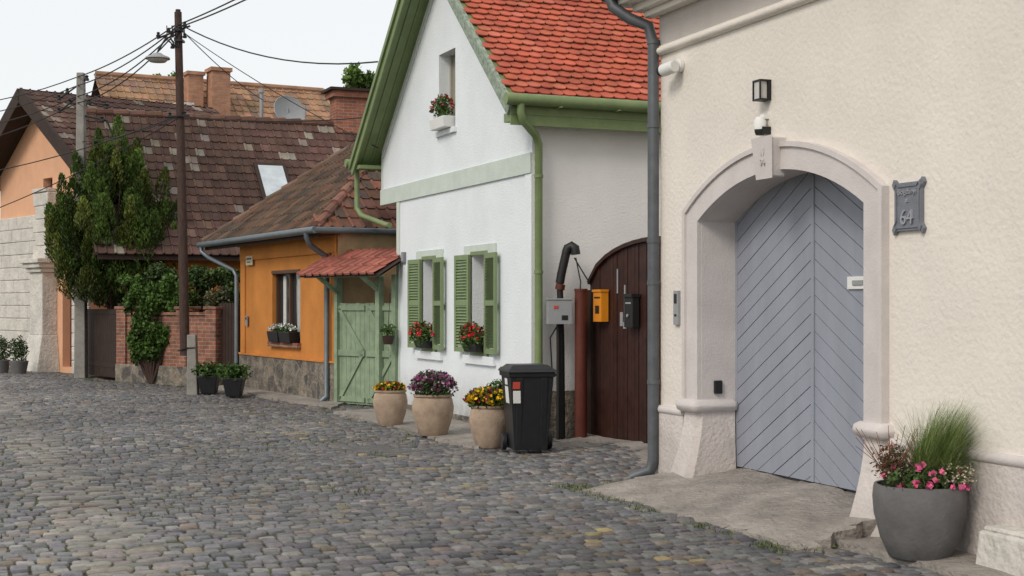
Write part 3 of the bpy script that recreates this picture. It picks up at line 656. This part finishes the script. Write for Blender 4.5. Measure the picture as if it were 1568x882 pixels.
b.tube([(-.5,6.45,2.95),(-.5,6.45,2.82),(-.4,6.2,2.68),(-.12,5.45,2.42),(-.09,5.36,2.3),(-.09,5.36,.1)],.045,12)
b.obj('gutter_and_downpipes',M('blue_zinc',(.15,.18,.20),.4,.2,6,.05,metal=.4,spec=.5),Or,smooth=True)
b=MB(); b.box(-.38,-.0,-.1,6.5,2.9,2.945); b.box(-.4,-.36,-.1,6.54,2.85,2.99); b.obj('soffit',m_dwood,Or)
rough_sheet('orange_house_pavement',[g2w(OO,OR,-.5,-1.0,.06),g2w(OO,OR,-.5,6.0,.06),g2w(OO,OR,0,6.0,.08),g2w(OO,OR,0,-.3,.08)],30,3,m_conc,lambda s,t:0,.04,.12)

ga=math.atan2(22.98-24.06,-1.85+2.947); gl=1.54
e=empty('green_garden_gate',(-2.93,24.0,0),ga); b=MB(); k=0
while k<gl-.05:
    b.box(k+.003,k+.117,-.02,.01,.06,1.74+R(-.006,.006)); k+=.12
for x0,x1 in((.02,.74),(.78,1.5)):
    b.beam((x0+.05,-.035,.12),(x1-.05,-.035,.9),.03,.07); b.beam((x0+.05,-.035,1.65),(x1-.05,-.035,.95),.03,.07); b.box(x0,x1,-.05,-.02,.86,.96); b.box(x0,x1,-.05,-.02,1.62,1.70); b.box(x0,x1,-.05,-.02,.1,.18)
b.box(-.02,.06,-.08,.04,0,2.2); b.box(1.1,1.2,-.12,-.02,0,2.25); b.box(1.46,1.55,-.08,.04,0,2.2)
b.box(-.3,1.7,-.5,-.44,2.16,2.22); b.beam((.03,-.02,1.9),(.03,-.45,2.18),.06,.06); b.beam((1.15,-.02,1.9),(1.15,-.45,2.18),.06,.06)
b.obj('planks',m_ggate,e,bevel=.003)
b=MB(); b.add([(-.35,-.55,2.2),(1.75,-.55,2.2),(1.75,.25,2.62),(-.35,.25,2.62),(-.35,-.55,2.17),(1.75,-.55,2.17),(1.75,.25,2.59),(-.35,.25,2.59)],[(0,1,2,3),(4,5,6,7),(0,1,5,4),(0,3,7,4)])
b.obj('canopy_deck',m_dwood,e)
b=MB(); cl=math.hypot(.8,.42); tiles(b,(-.37,-.58,2.19),(1,0,0),(0,.8/cl,.42/cl),2.15,cl,.2,.29,'pan',lambda a,c_:jit((.36,.13,.10),.2)); b.obj('canopy_tiles',m_tile,e)
e2=empty('hanging_plant',(-1.98,22.75,1.2)); flowerbox(e2,(0,0,.1),.14,.14,.12,250,0,[],.05); b=MB(); b.lathe([(0,-.12),(.07,-.12),(.1,.02)],seg=16); b.tube([(0,0,.0),(0.02,.08,.7)],.005,5); b.obj('basket',m_dwood,e2)

# ---------------- brick wall & side gates ----------------
def seg_obj(name,p,q): 
    a=math.atan2(q[1]-p[1],q[0]-p[0]); return empty(name,(p[0],p[1],0),a),math.hypot(q[0]-p[0],q[1]-p[1])
e,l=seg_obj('dark_side_gate',(-5.47,28.75),(-5.95,29.2)); b=MB(); k=0
while k<l-.02: b.box(k+.004,k+.1,-.02,.02,.05,1.75); k+=.104
b.obj('boards',m_dwood,e,bevel=.004)
e,l=seg_obj('brick_garden_wall',(-5.95,29.2),(-8.62,31.5)); b=MB()
b.box(0,l,-.12,.12,.42,1.5); b.box(-.0,.34,-.17,.17,.42,1.62); b.box(1.0,1.34,-.17,.17,.42,1.6); b.box(l-.34,l,-.17,.17,.42,1.62)
b.obj('bricks',m_brick,e)
b=MB(); b.box(-.03,l+.02,-.16,.19,0,.42); b.obj('stone_base',m_stone,e,bevel=.02)
b=MB(); b.box(-.0,l,-.16,.16,1.5,1.56); 
for x in(0,1.0,l-.34): b.box(x-.04,x+.38,-.2,.2,1.62,1.68)
b.obj('coping',m_brick,e,bevel=.01)
e,l=seg_obj('dark_yard_gate',(-8.65,31.55),(-10.25,33.9)); b=MB(); k=0
while k<l-.05: b.box(k+.004,k+.125,-.02,.02,.08,1.62+.0*k); k+=.13
b.box(0,.1,-.06,.06,0,1.75); b.box(l-.1,l,-.06,.06,0,1.75); b.box(0,l,-.05,.03,1.5,1.6); b.box(0,l,-.05,.03,.3,.4); b.obj('boards',m_dwood,e,bevel=.004)
b=MB(); b.tube([(l+.05,.12,0),(l+.05,.12,3.6)],.045,10); b.obj('drainpipe',m_pipe,e,smooth=True)

# ---------------- brown roof house ----------------
BR=math.radians(23); BB=(-9.9,35.5); Bh=empty('brown_roof_house',(BB[0],BB[1],0),BR)
b=MB(); b.box(.3,11,-3.4,3.4,0,2.9); b.obj('walls',m_orange,Bh)
zr=6.44; ze=2.83; run=3.9
b=MB(); b.add([(-.9,-run,ze),(12,-run,ze),(12,0,zr),(-.9,0,zr),(12,run,ze),(-.9,run,ze)],[(0,1,2,3),(3,2,4,5),(0,3,5)]); b.add([(-.9,-run,ze-.1),(12,-run,ze-.1),(12,-run,ze),(-.9,-run,ze)],[(0,1,2,3)]); b.obj('roof_deck',m_dwood,Bh)
def bc(a,c_):
    t=random.random(); k=1+.25*math.sin(a*.9+c_*.7)
    lich=.5+.5*math.sin(a*1.7+2)*math.sin(c_*1.3+a*.4)
    c=(.09,.052,.042) if t<.72 else ((.12,.07,.054) if t<.97-.12*lich else (.22,.19,.155)); return jit(tuple(q*k for q in c),.18)
b=MB(); l_=math.hypot(run,zr-ze); tiles(b,(-.95,-run-.05,ze+.01),(1,0,0),(0,run/l_,(zr-ze)/l_),13,l_,.21,.31,'pan',bc)
for k in range(32):
    i0=len(b.v); b.tube([(-.9+k*.4,0,zr+.04),(-.9+k*.4+.42,0,zr+.06)],[.1,.12],8)
    cc=jit((.13,.07,.05),.2)
    for ii in range(i0,len(b.v)): b.c[ii]=cc
b.obj('roof_tiles',m_tile,Bh)
b=MB()
def pr(y): return zr+(y/run)*(zr-ze)
nrm=Vector((0,-(zr-ze),run)).normalized()
for (x0,x1,y0,y1,o,mi) in((3.15,3.95,-2.45,-1.35,.1,0),(3.24,3.86,-2.35,-1.45,.115,1)):
    vs=[]
    for off in(0,o):
        for (x,y) in((x0,y0),(x1,y0),(x1,y1),(x0,y1)): vs.append(Vector((x,y,pr(y)))+nrm*(off+.02))
    b.add(vs,[(4,5,6,7),(0,1,5,4),(1,2,6,5),(2,3,7,6),(3,0,4,7)],mi)
b.obj('skylight',[m_dwood,M('sky_glass',(.5,.55,.58),.15,.2,3,0,spec=.6)],Bh)
b=MB(); b.box(5.6,6.5,-.3,.3,5.6,7.2,0); b.box(5.5,6.6,-.4,.4,7.2,7.36,0); b.box(5.4,6.7,-.5,.5,7.36,7.43,1); b.obj('chimney',[m_brick2,m_dwood],Bh)
b=MB(); b.lathe([(0,.0),(.25,.03),(.42,.1),(.47,.15),(.46,.16),(.4,.12),(.2,.05),(0,.03)],seg=28); o=b.obj('satellite_dish',m_grey,Bh,smooth=True); o.location=(4.45,.3,6.75); o.rotation_euler=(math.radians(68),0,math.radians(15))
b=MB(); b.tube([(4.45,.3,6.4),(4.45,.3,6.9)],.03,8); b.tube([(3.8,.5,6.2),(3.8,.5,7.3)],.05,10); b.tube([(3.8,.5,7.3),(3.8,.5,7.4)],.08,10); b.tube([(4.9,.2,6.3),(4.9,.2,7.0)],.02,8)
b.obj('roof_pipes',m_grey,Bh,smooth=True)

# ---------------- far tiled house ----------------
Fh=empty('far_tiled_house',(-12.3,42,0),math.radians(28)); zr=8.5; run=4.5; ze=4.8
b=MB(); b.box(.4,6.8,-3.8,3.8,0,5.0); b.add([(.3,-3.8,5),(.3,3.8,5),(.3,0,8.2)],[(0,1,2)]); b.obj('walls',m_lime,Fh)
b=MB(); b.add([(0,-run,ze),(8.9,-run,ze),(7.1,0,zr),(0,0,zr),(8.9,run,ze),(0,run,ze)],[(0,1,2,3),(3,2,4,5),(1,4,2)]); b.obj('roof_deck',m_dwood,Fh)
b=MB(); l_=math.hypot(run,zr-ze)
tiles(b,(-.05,-run,ze+.01),(1,0,0),(0,run/l_,(zr-ze)/l_),8.9,l_,.23,.33,'pan',lambda a,c_:jit((.34,.20,.12) if random.random()<.7 else (.26,.17,.12),.2),mask=lambda a,bb:a<8.9-1.8*bb/l_)
b.tube([(0,0,zr+.04),(7.1,0,zr+.04)],.1,8); b.tube([(7.1,0,zr+.04),(8.9,-run,ze)],.1,8)
for i in range(len(b.v)-32,len(b.v)): b.c[i]=(.33,.19,.12)
b.obj('roof_tiles',m_tile,Fh)
b=MB(); 
b.box(2.45,2.9,-1.2,-.7,7.2,8.55); b.box(2.4,2.95,-1.25,-.65,8.55,8.65); b.box(3.05,3.6,-1.6,-1.0,6.9,8.65); b.box(3.0,3.65,-1.65,-.95,8.65,8.76)
b.obj('chimneys',M('orange_brick',(.5,.24,.13),.9,.25,4,.4,40,kind='brick',col2=(.42,.19,.11)),Fh)
b=MB(); b.box(1.9,2.4,-2.0,-1.2,7.0,7.6); b.obj('dormer',m_lime,Fh)

# ---------------- peach house ----------------
PR_=math.radians(40); Ph=empty('peach_gabled_house',(-10.3,34.75,0),PR_)
apy,apz,sl2=2.97,7.25,.6
def pz(y): return apz-abs(y-apy)*sl2
b=MB(); b.panel([(0,0),(0,pz(0)-.1),(apy,apz-.1),(6,pz(6)-.1),(6,0)],[rect(2.35,2.95,4.5,5.0),rect(1.0,1.7,.15,2.3)],0,.25,0); b.add([(0,0,0),(6,0,0),(6,0,pz(0)-.1),(0,0,pz(0)-.1)],[(0,1,2,3)]); b.obj('walls',m_peach,Ph)
b=MB(); b.box(.2,.22,2.35,2.95,4.5,5.0,1); b.box(.2,.24,1.0,1.7,0,2.3,0)
b.obj('door_and_vent',[M('red_door',(.12,.03,.02)),m_wframe],Ph)
b=MB()
for s_ in(0,1):
    ye=-.55 if s_==0 else 6.6; vs=[]
    for x in(-.6,5):
        for y,dz in((ye,0),(apy,0),(apy,-.16),(ye,-.16)): vs.append((x,y,pz(y)+dz))
    b.add(vs,[(0,1,5,4),(3,2,6,7),(0,3,7,4),(0,1,2,3),(4,5,6,7)])
    b.beam((-.62,ye,pz(ye)-.1),(-.62,apy,apz-.1),.36,.06,0,up=(1,0,0))
b.obj('roof_deck',m_dwood,Ph)
b=MB(); l2=math.hypot(1,sl2); tiles(b,(-.6,-.6,pz(-.6)+.01),(1,0,0),(0,1/l2,sl2/l2),5.6,(apy+.6)*l2,.22,.32,'pan',bc); tiles(b,(-.6,6.6,pz(6.6)+.01),(1,0,0),(0,-1/l2,sl2/l2),5.6,(6.6-apy)*l2,.22,.32,'pan',bc); b.obj('roof_tiles',m_tile,Ph)
b=MB()
# white stone-clad wall left of the pilaster, quoins at the corner
for k in range(12): 
    z0=k*.34
    b.box(-.07,0,0,.38 if k%2 else .28,z0,z0+.33)
    b.box(-.07,0,.78,.99,z0,z0+.33) if k<7 else None
    yy=3.0
    while yy<6:
        ln=R(.55,.95); b.box(-.08-R(0,.01),0,yy,min(6,yy+ln-.006),z0+.003,z0+.336); yy+=ln
# pilaster : plinth, shaft, capital, upper quoin blocks
b.frust((-.62,0,1.85,3.05),(-.42,0,2.0,2.9),0,.95); b.box(-.4,0,2.03,2.87,.95,2.55)
b.box(-.47,0,1.96,2.94,2.55,2.66); b.box(-.54,0,1.9,3.0,2.66,2.78); b.box(-.6,0,1.84,3.06,2.78,2.9)
for k in range(5):
    z0=2.9+k*.34; b.box(-.30,0,2.05-(.0 if k%2 else .12),2.75+(.0 if k%2 else .14),z0,z0+.33)
b.box(-.34,0,1.98,2.9,4.6,4.7)
b.obj('limestone_blocks',m_lime,Ph,bevel=.02)

# ---------------- trees ----------------
tr=empty('thuja_tree',(-9.25,33.0,0)); b=MB(); b.tube([(0,0,0),(.05,0,1.0),(0,0,2.2),(.1,0,4)],[.14,.11,.09,.03],10)
for i in range(16):
    a=i*2.4; b.tube([(0,0,1.3+i*.1),(math.cos(a)*.5,math.sin(a)*.5,1.9+i*.14),(math.cos(a)*.9,math.sin(a)*.9,2.9+i*.14)],[.05,.035,.012],6)
b.obj('trunk_and_limbs',m_wood,tr)
C=[];CL=[];D=[];SZ=[]
lobes=[]
for i in range(210):
    a=R(0,6.283); rr=math.sqrt(R(.02,1)); z=R(1.8,4.85)
    prof=1.24*(.62+.38*math.sin(min(1,(z-1.5)/1.2)*math.pi/2))*(1 if z<3.6 else max(.2,1-(z-3.6)/1.65))
    lobes.append((math.cos(a)*rr*prof,math.sin(a)*rr*prof,z,R(.2,.36),R(.5,.85)))
for i in range(34):
    a=R(-.9,.9); lobes.append((math.cos(a)*R(.5,1.3),math.sin(a)*.9-.3,R(1.95,3.5),R(.2,.34),R(.5,.8)))
lobes+=[(.1,0,5.3,.26,.85),(-.3,0,5.05,.24,.8),(.45,.1,4.85,.26,.8),(1.3,0,3.4,.3,.8),(-1.25,0,2.9,.32,.8),(1.3,-.2,2.4,.3,.8),(-1.05,0,3.9,.25,.9),(1.05,0,4.15,.26,.8),(-.7,-.2,4.5,.22,.8)]
for (x,y,z,r,hh) in lobes:
    N=520; t=RS.rand(N)**.8; ang_=RS.rand(N)*6.283; prof=r*np.sqrt(np.clip(1-t,0,1))*np.minimum(1,t*5+.35)*(.55+.5*RS.rand(N))
    lx,ly=np.cos(ang_),np.sin(ang_); ln=.16
    p=np.stack([x*(1+ln*t)+lx*prof,y*(1+ln*t)+ly*prof,z-.3*hh+t*hh*1.25],1)
    C.append(p); D.append(np.stack([lx*.5,ly*.5,np.ones(N)],1)); bright=R(.5,1.4)
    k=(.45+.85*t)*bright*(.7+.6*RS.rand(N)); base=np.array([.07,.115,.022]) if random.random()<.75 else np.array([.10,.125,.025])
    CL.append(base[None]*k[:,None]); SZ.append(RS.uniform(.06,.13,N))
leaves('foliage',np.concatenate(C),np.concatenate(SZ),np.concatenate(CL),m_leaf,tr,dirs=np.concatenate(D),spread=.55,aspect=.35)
def bush(name,loc,blobs,n,ls,base,trunk=None,par=None):
    e=par or empty(name,loc); P=[];K=[]
    for (c,r_) in blobs:
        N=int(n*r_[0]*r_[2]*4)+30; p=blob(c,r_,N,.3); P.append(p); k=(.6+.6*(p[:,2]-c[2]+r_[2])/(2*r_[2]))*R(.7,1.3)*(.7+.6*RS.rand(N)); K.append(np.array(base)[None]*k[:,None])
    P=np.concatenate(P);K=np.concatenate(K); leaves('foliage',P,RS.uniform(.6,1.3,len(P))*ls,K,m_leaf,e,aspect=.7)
    b=MB(); 
    for (c,r_) in blobs: b.tube([trunk or (0,0,0),((c[0])*.6,(c[1])*.6,c[2]*.5+(trunk or (0,0,0))[2]*.5),c],[.03,.02,.006],6)
    b.obj('stems',m_wood,e); return e
bl=[]
for _ in range(52):
    zz=R(.4,2.25); hw=.25+.45*(zz-.3)/1.8; bl.append(((R(-hw,hw)+.12*(zz-1),R(-.1,.1),zz),(R(.12,.24),.18,R(.13,.25))))
bush('ivy',(-7.7,30.35,0),bl,2200,.085,(.07,.13,.027))
bush('garden_shrub',(-6.9,30.9,0),[((R(-.9,.9),R(-.2,.2),R(1.5,2.4)),(R(.2,.4),.25,R(.2,.4))) for _ in range(22)],1500,.08,(.06,.10,.03))
bush('garden_shrub',(-5.9,30.6,0),[((R(-.5,.4),R(-.2,.2),R(1.5,2.2)),(R(.12,.25),.2,R(.15,.3))) for _ in range(10)],1300,.07,(.09,.10,.05))
bush('backyard_tree',(-4.0,40,0),[((R(-.6,.7),R(-.5,.5),R(6.6,8.1)),(R(.2,.4),.4,R(.2,.38))) for _ in range(28)],650,.14,(.10,.17,.035),trunk=(0,0,0))
bush('backyard_tree',(-11.2,46,0),[((R(-.4,.4),0,R(8.6,9.1)),(.25,.3,.25)) for _ in range(6)],500,.12,(.09,.15,.03))
for x,y in((-5.74,26.95),(-5.12,26.2)):
    e=empty('black_plant_pot',(x,y,.03)); b=MB(); b.frust((-.13,.13,-.13,.13),(-.19,.19,-.19,.19),0,.34); b.obj('pot',m_black,e,bevel=.015)
    N=700; p=blob((0,0,.44),(.36,.3,.18),N,.2); leaves('leaves',p,RS.uniform(.05,.1,N),colv((.045,.09,.02),N,.5),m_leaf,e,aspect=.5)
for x,y in((-12.0,34.6),(-12.65,35.2)):
    e=empty('box_topiary_pot',(x,y,.0)); b=MB(); b.lathe([(0,0),(.16,0),(.23,.35),(.2,.36),(0,.33)],seg=20); b.obj('pot',m_potg,e,smooth=True)
    N=900; p=blob((0,0,.62),(.24,.24,.36),N,.4); leaves('leaves',p,RS.uniform(.04,.07,N),colv((.035,.07,.018),N,.5),m_leaf,e,aspect=.6)
g=MB()
tf=[]
for i in range(80): tf.append(g2w(GO,GR,R(-1.05,-.15),random.choice([R(-.6,.2),R(-.35,.05),R(-3.8,-3.4)])))
for i in range(35): t_=R(0,1); tf.append(g2w(GO,GR,-.98+R(-.05,.03),-.35-3.4*t_))
for i in range(80): y=R(14.5,18); tf.append((edge(y)-R(.1,1.1),y,0))
for i in range(150): y=R(17,33); tf.append((edge(y)-R(.0,.15)-.45,y,0))
for i in range(420):
    y=R(9,24); tf.append((R(-.36*y,-1.2),y,0))
for (x,y,_) in tf:
    for k in range(random.randint(5,14)):
        a=R(0,6.28); ln=R(.015,.05); p=Vector((x+R(-.07,.07),y+R(-.07,.07),.01)); t=Vector((math.cos(a)*ln*.7,math.sin(a)*ln*.7,ln)); sd=Vector((-math.sin(a),math.cos(a),0))*.005
        g.add([p-sd,p+sd,p+t],[(0,1,2)],0,jit((.09,.12,.035),.4))
g.obj('grass_tufts',m_leaf)

# ---------------- poles & wires ----------------
e=empty('wooden_utility_pole',(-6.15,27.0,0)); b=MB(); b.tube([(-.06,0,.75),(-.1,0,3),(-.19,0,7.27)],[.095,.09,.07],14); b.obj('shaft',m_wood,e,smooth=True)
b=MB(); b.frust((-.0,.2,-.12,.1),(.0,.16,-.1,.08),0,1.15); b.obj('concrete_stub',m_pconc,e,bevel=.015)
b=MB(); b.tube([(-.16,-.1,.85),(-.0,-.12,.9),(.16,-.1,.9)],.012,6); b.tube([(-.19,0,7.2),(-.19,0,7.32)],.05,8)
b.tube([(-.6,.05,6.78),(.05,-.05,7.0)],.02,6); b.tube([(-.4,-.1,5.27),(.05,-.1,5.30)],.02,6); b.box(-.24,-.08,-.12,.1,6.9,6.96); b.box(-.24,-.08,-.12,.1,6.7,6.74)
for x,z in((-.55,6.82),(-.35,6.9),(-.05,7.02),(-.33,5.3),(-.05,5.32),(-.28,6.6),(-.05,6.8)): b.lathe([(0,-.03),(.04,-.03),(.045,0),(.025,.02),(.035,.05),(0,.07)],(x,-.06,z),8)
for k in range(8): b.tube([(-.19+R(-.05,.05),-.08,6.6),(-.3+R(-.15,.2),-.1,6.75),(-.19+R(-.2,.2),-.08,7.0)],.01,5)
b.obj('brackets_and_insulators',m_blk2,e,smooth=True)
e=empty('street_lamp',(-6.33,26.95,0)); b=MB(); b.tube([(0,0,6.85),(-.22,-.05,6.75),(-.34,-.08,6.55),(-.36,-.08,6.5)],.018,8,1)
b.lathe([(0,.09),(.07,.085),(.12,.05),(.22,.01),(.235,-.02),(.22,-.03)],(-.36,-.1,6.38),24,0); b.lathe([(.2,-.03),(.15,-.08),(0,-.1)],(-.36,-.1,6.38),24,2)
b.obj('lantern',[m_grey,m_blk2,M('lamp_diffuser',(.5,.5,.46),.3,.05,bump=0)],e,smooth=True)
e=empty('concrete_utility_pole',(-10.0,33.0,0)); b=MB(); b.frust((-.13,.13,-.13,.13),(-.085,.085,-.085,.085),0,7.1); b.obj('shaft',m_pconc,e,bevel=.02)
b=MB(); b.tube([(-.5,0,6.5),(.12,0,6.95)],.02,6); b.tube([(-.5,0,6.2),(.1,0,6.7)],.02,6)
for x,z in((-.5,6.5),(-.3,6.65),(-.5,6.2),(-.25,6.4),(.15,6.95),(.2,6.4),(.6,6.3),(.5,6.0)): b.lathe([(0,-.04),(.05,-.04),(.055,0),(.03,.03),(.045,.07),(0,.1)],(x,-.05,z),8)
b.tube([(0,0,6.5),(.3,0,6.4),(.65,0,6.35)],.02,6); b.tube([(.1,0,6.1),(.6,0,6.0),(.75,0,5.6)],.025,6); b.obj('insulators',m_blk2,e,smooth=True)
e=empty('overhead_wires'); b=MB()
def wire(p,q,sag,r=.012):
    p=Vector(p);q=Vector(q); b.tube([p.lerp(q,t/12)-Vector((0,0,4*sag*(t/12)*(1-t/12))) for t in range(13)],r,5)
P1=(-6.33,26.95)
for i,(z,zz) in enumerate(((7.05,7.0),(6.95,6.8),(6.85,6.55),(6.75,6.4))):
    wire((P1[0]-.05*i,P1[1],z),(-10.1,33,zz),.10+.04*i,.014)
    wire((-10.1,33,zz),(-16.5,39,zz+[.2,0,-.1,-.5][i]),.25,.013)
wire((P1[0],P1[1],7.02),(-2.79,20,6.60),.05,.014); wire((P1[0],P1[1],6.97),(-2.79,20,6.5),.06,.014)
wire((P1[0],P1[1],7.05),(-2.05,21.7,5.42),.28,.013)
wire((P1[0],P1[1],7.0),(-6.3,36,6.9),.1,.01); wire((P1[0],P1[1],6.95),(-2.2,23.5,4.3),.1,.008)
wire((P1[0],P1[1],5.3),(-12,30,4.35),.15,.011); wire((P1[0],P1[1],5.3),(-2.2,24,4.9),.1,.01); wire((P1[0],P1[1],5.28),(-10,33,5.5),.1,.01)
wire((P1[0],P1[1],5.25),(-13,31,3.2),.2,.01)
b.obj('cables',m_wire,e)

# ---------------- camera, light, world ----------------
cam=bpy.data.cameras.new('camera'); co=bpy.data.objects.new('camera',cam); scene.collection.objects.link(co); co.location=(0,0,1.7); co.rotation_euler=(math.pi/2,0,0)
cam.lens=50; cam.sensor_width=36; cam.shift_y=.0172; cam.clip_end=2000; scene.camera=co
sl_=bpy.data.lights.new('sun','SUN'); sl_.energy=1.5; sl_.angle=math.radians(18); sl_.color=(1,.93,.83)
so=bpy.data.objects.new('sun',sl_); scene.collection.objects.link(so)
d=Vector((-.58,-.72,.75)).normalized()
so.rotation_euler=d.to_track_quat('Z','Y').to_euler()
w=bpy.data.worlds.new('World'); scene.world=w; w.use_nodes=True; nt=w.node_tree; bg=nt.nodes['Background']
sk=nt.nodes.new('ShaderNodeTexSky'); sk.sky_type='NISHITA'; sk.sun_disc=False; sk.sun_elevation=math.asin(d.z); sk.sun_rotation=math.atan2(d.x,d.y); sk.dust_density=3; sk.ozone_density=1.5
mx=nt.nodes.new('ShaderNodeMix'); mx.data_type='RGBA'; mx.inputs[0].default_value=.8; nt.links.new(sk.outputs[0],mx.inputs[6]); mx.inputs[7].default_value=(8.7,8.75,8.65,1)
nt.links.new(mx.outputs[2],bg.inputs[0]); bg.inputs[1].default_value=.122
scene.view_settings.view_transform='Standard'; scene.view_settings.look='None'; scene.view_settings.exposure=0
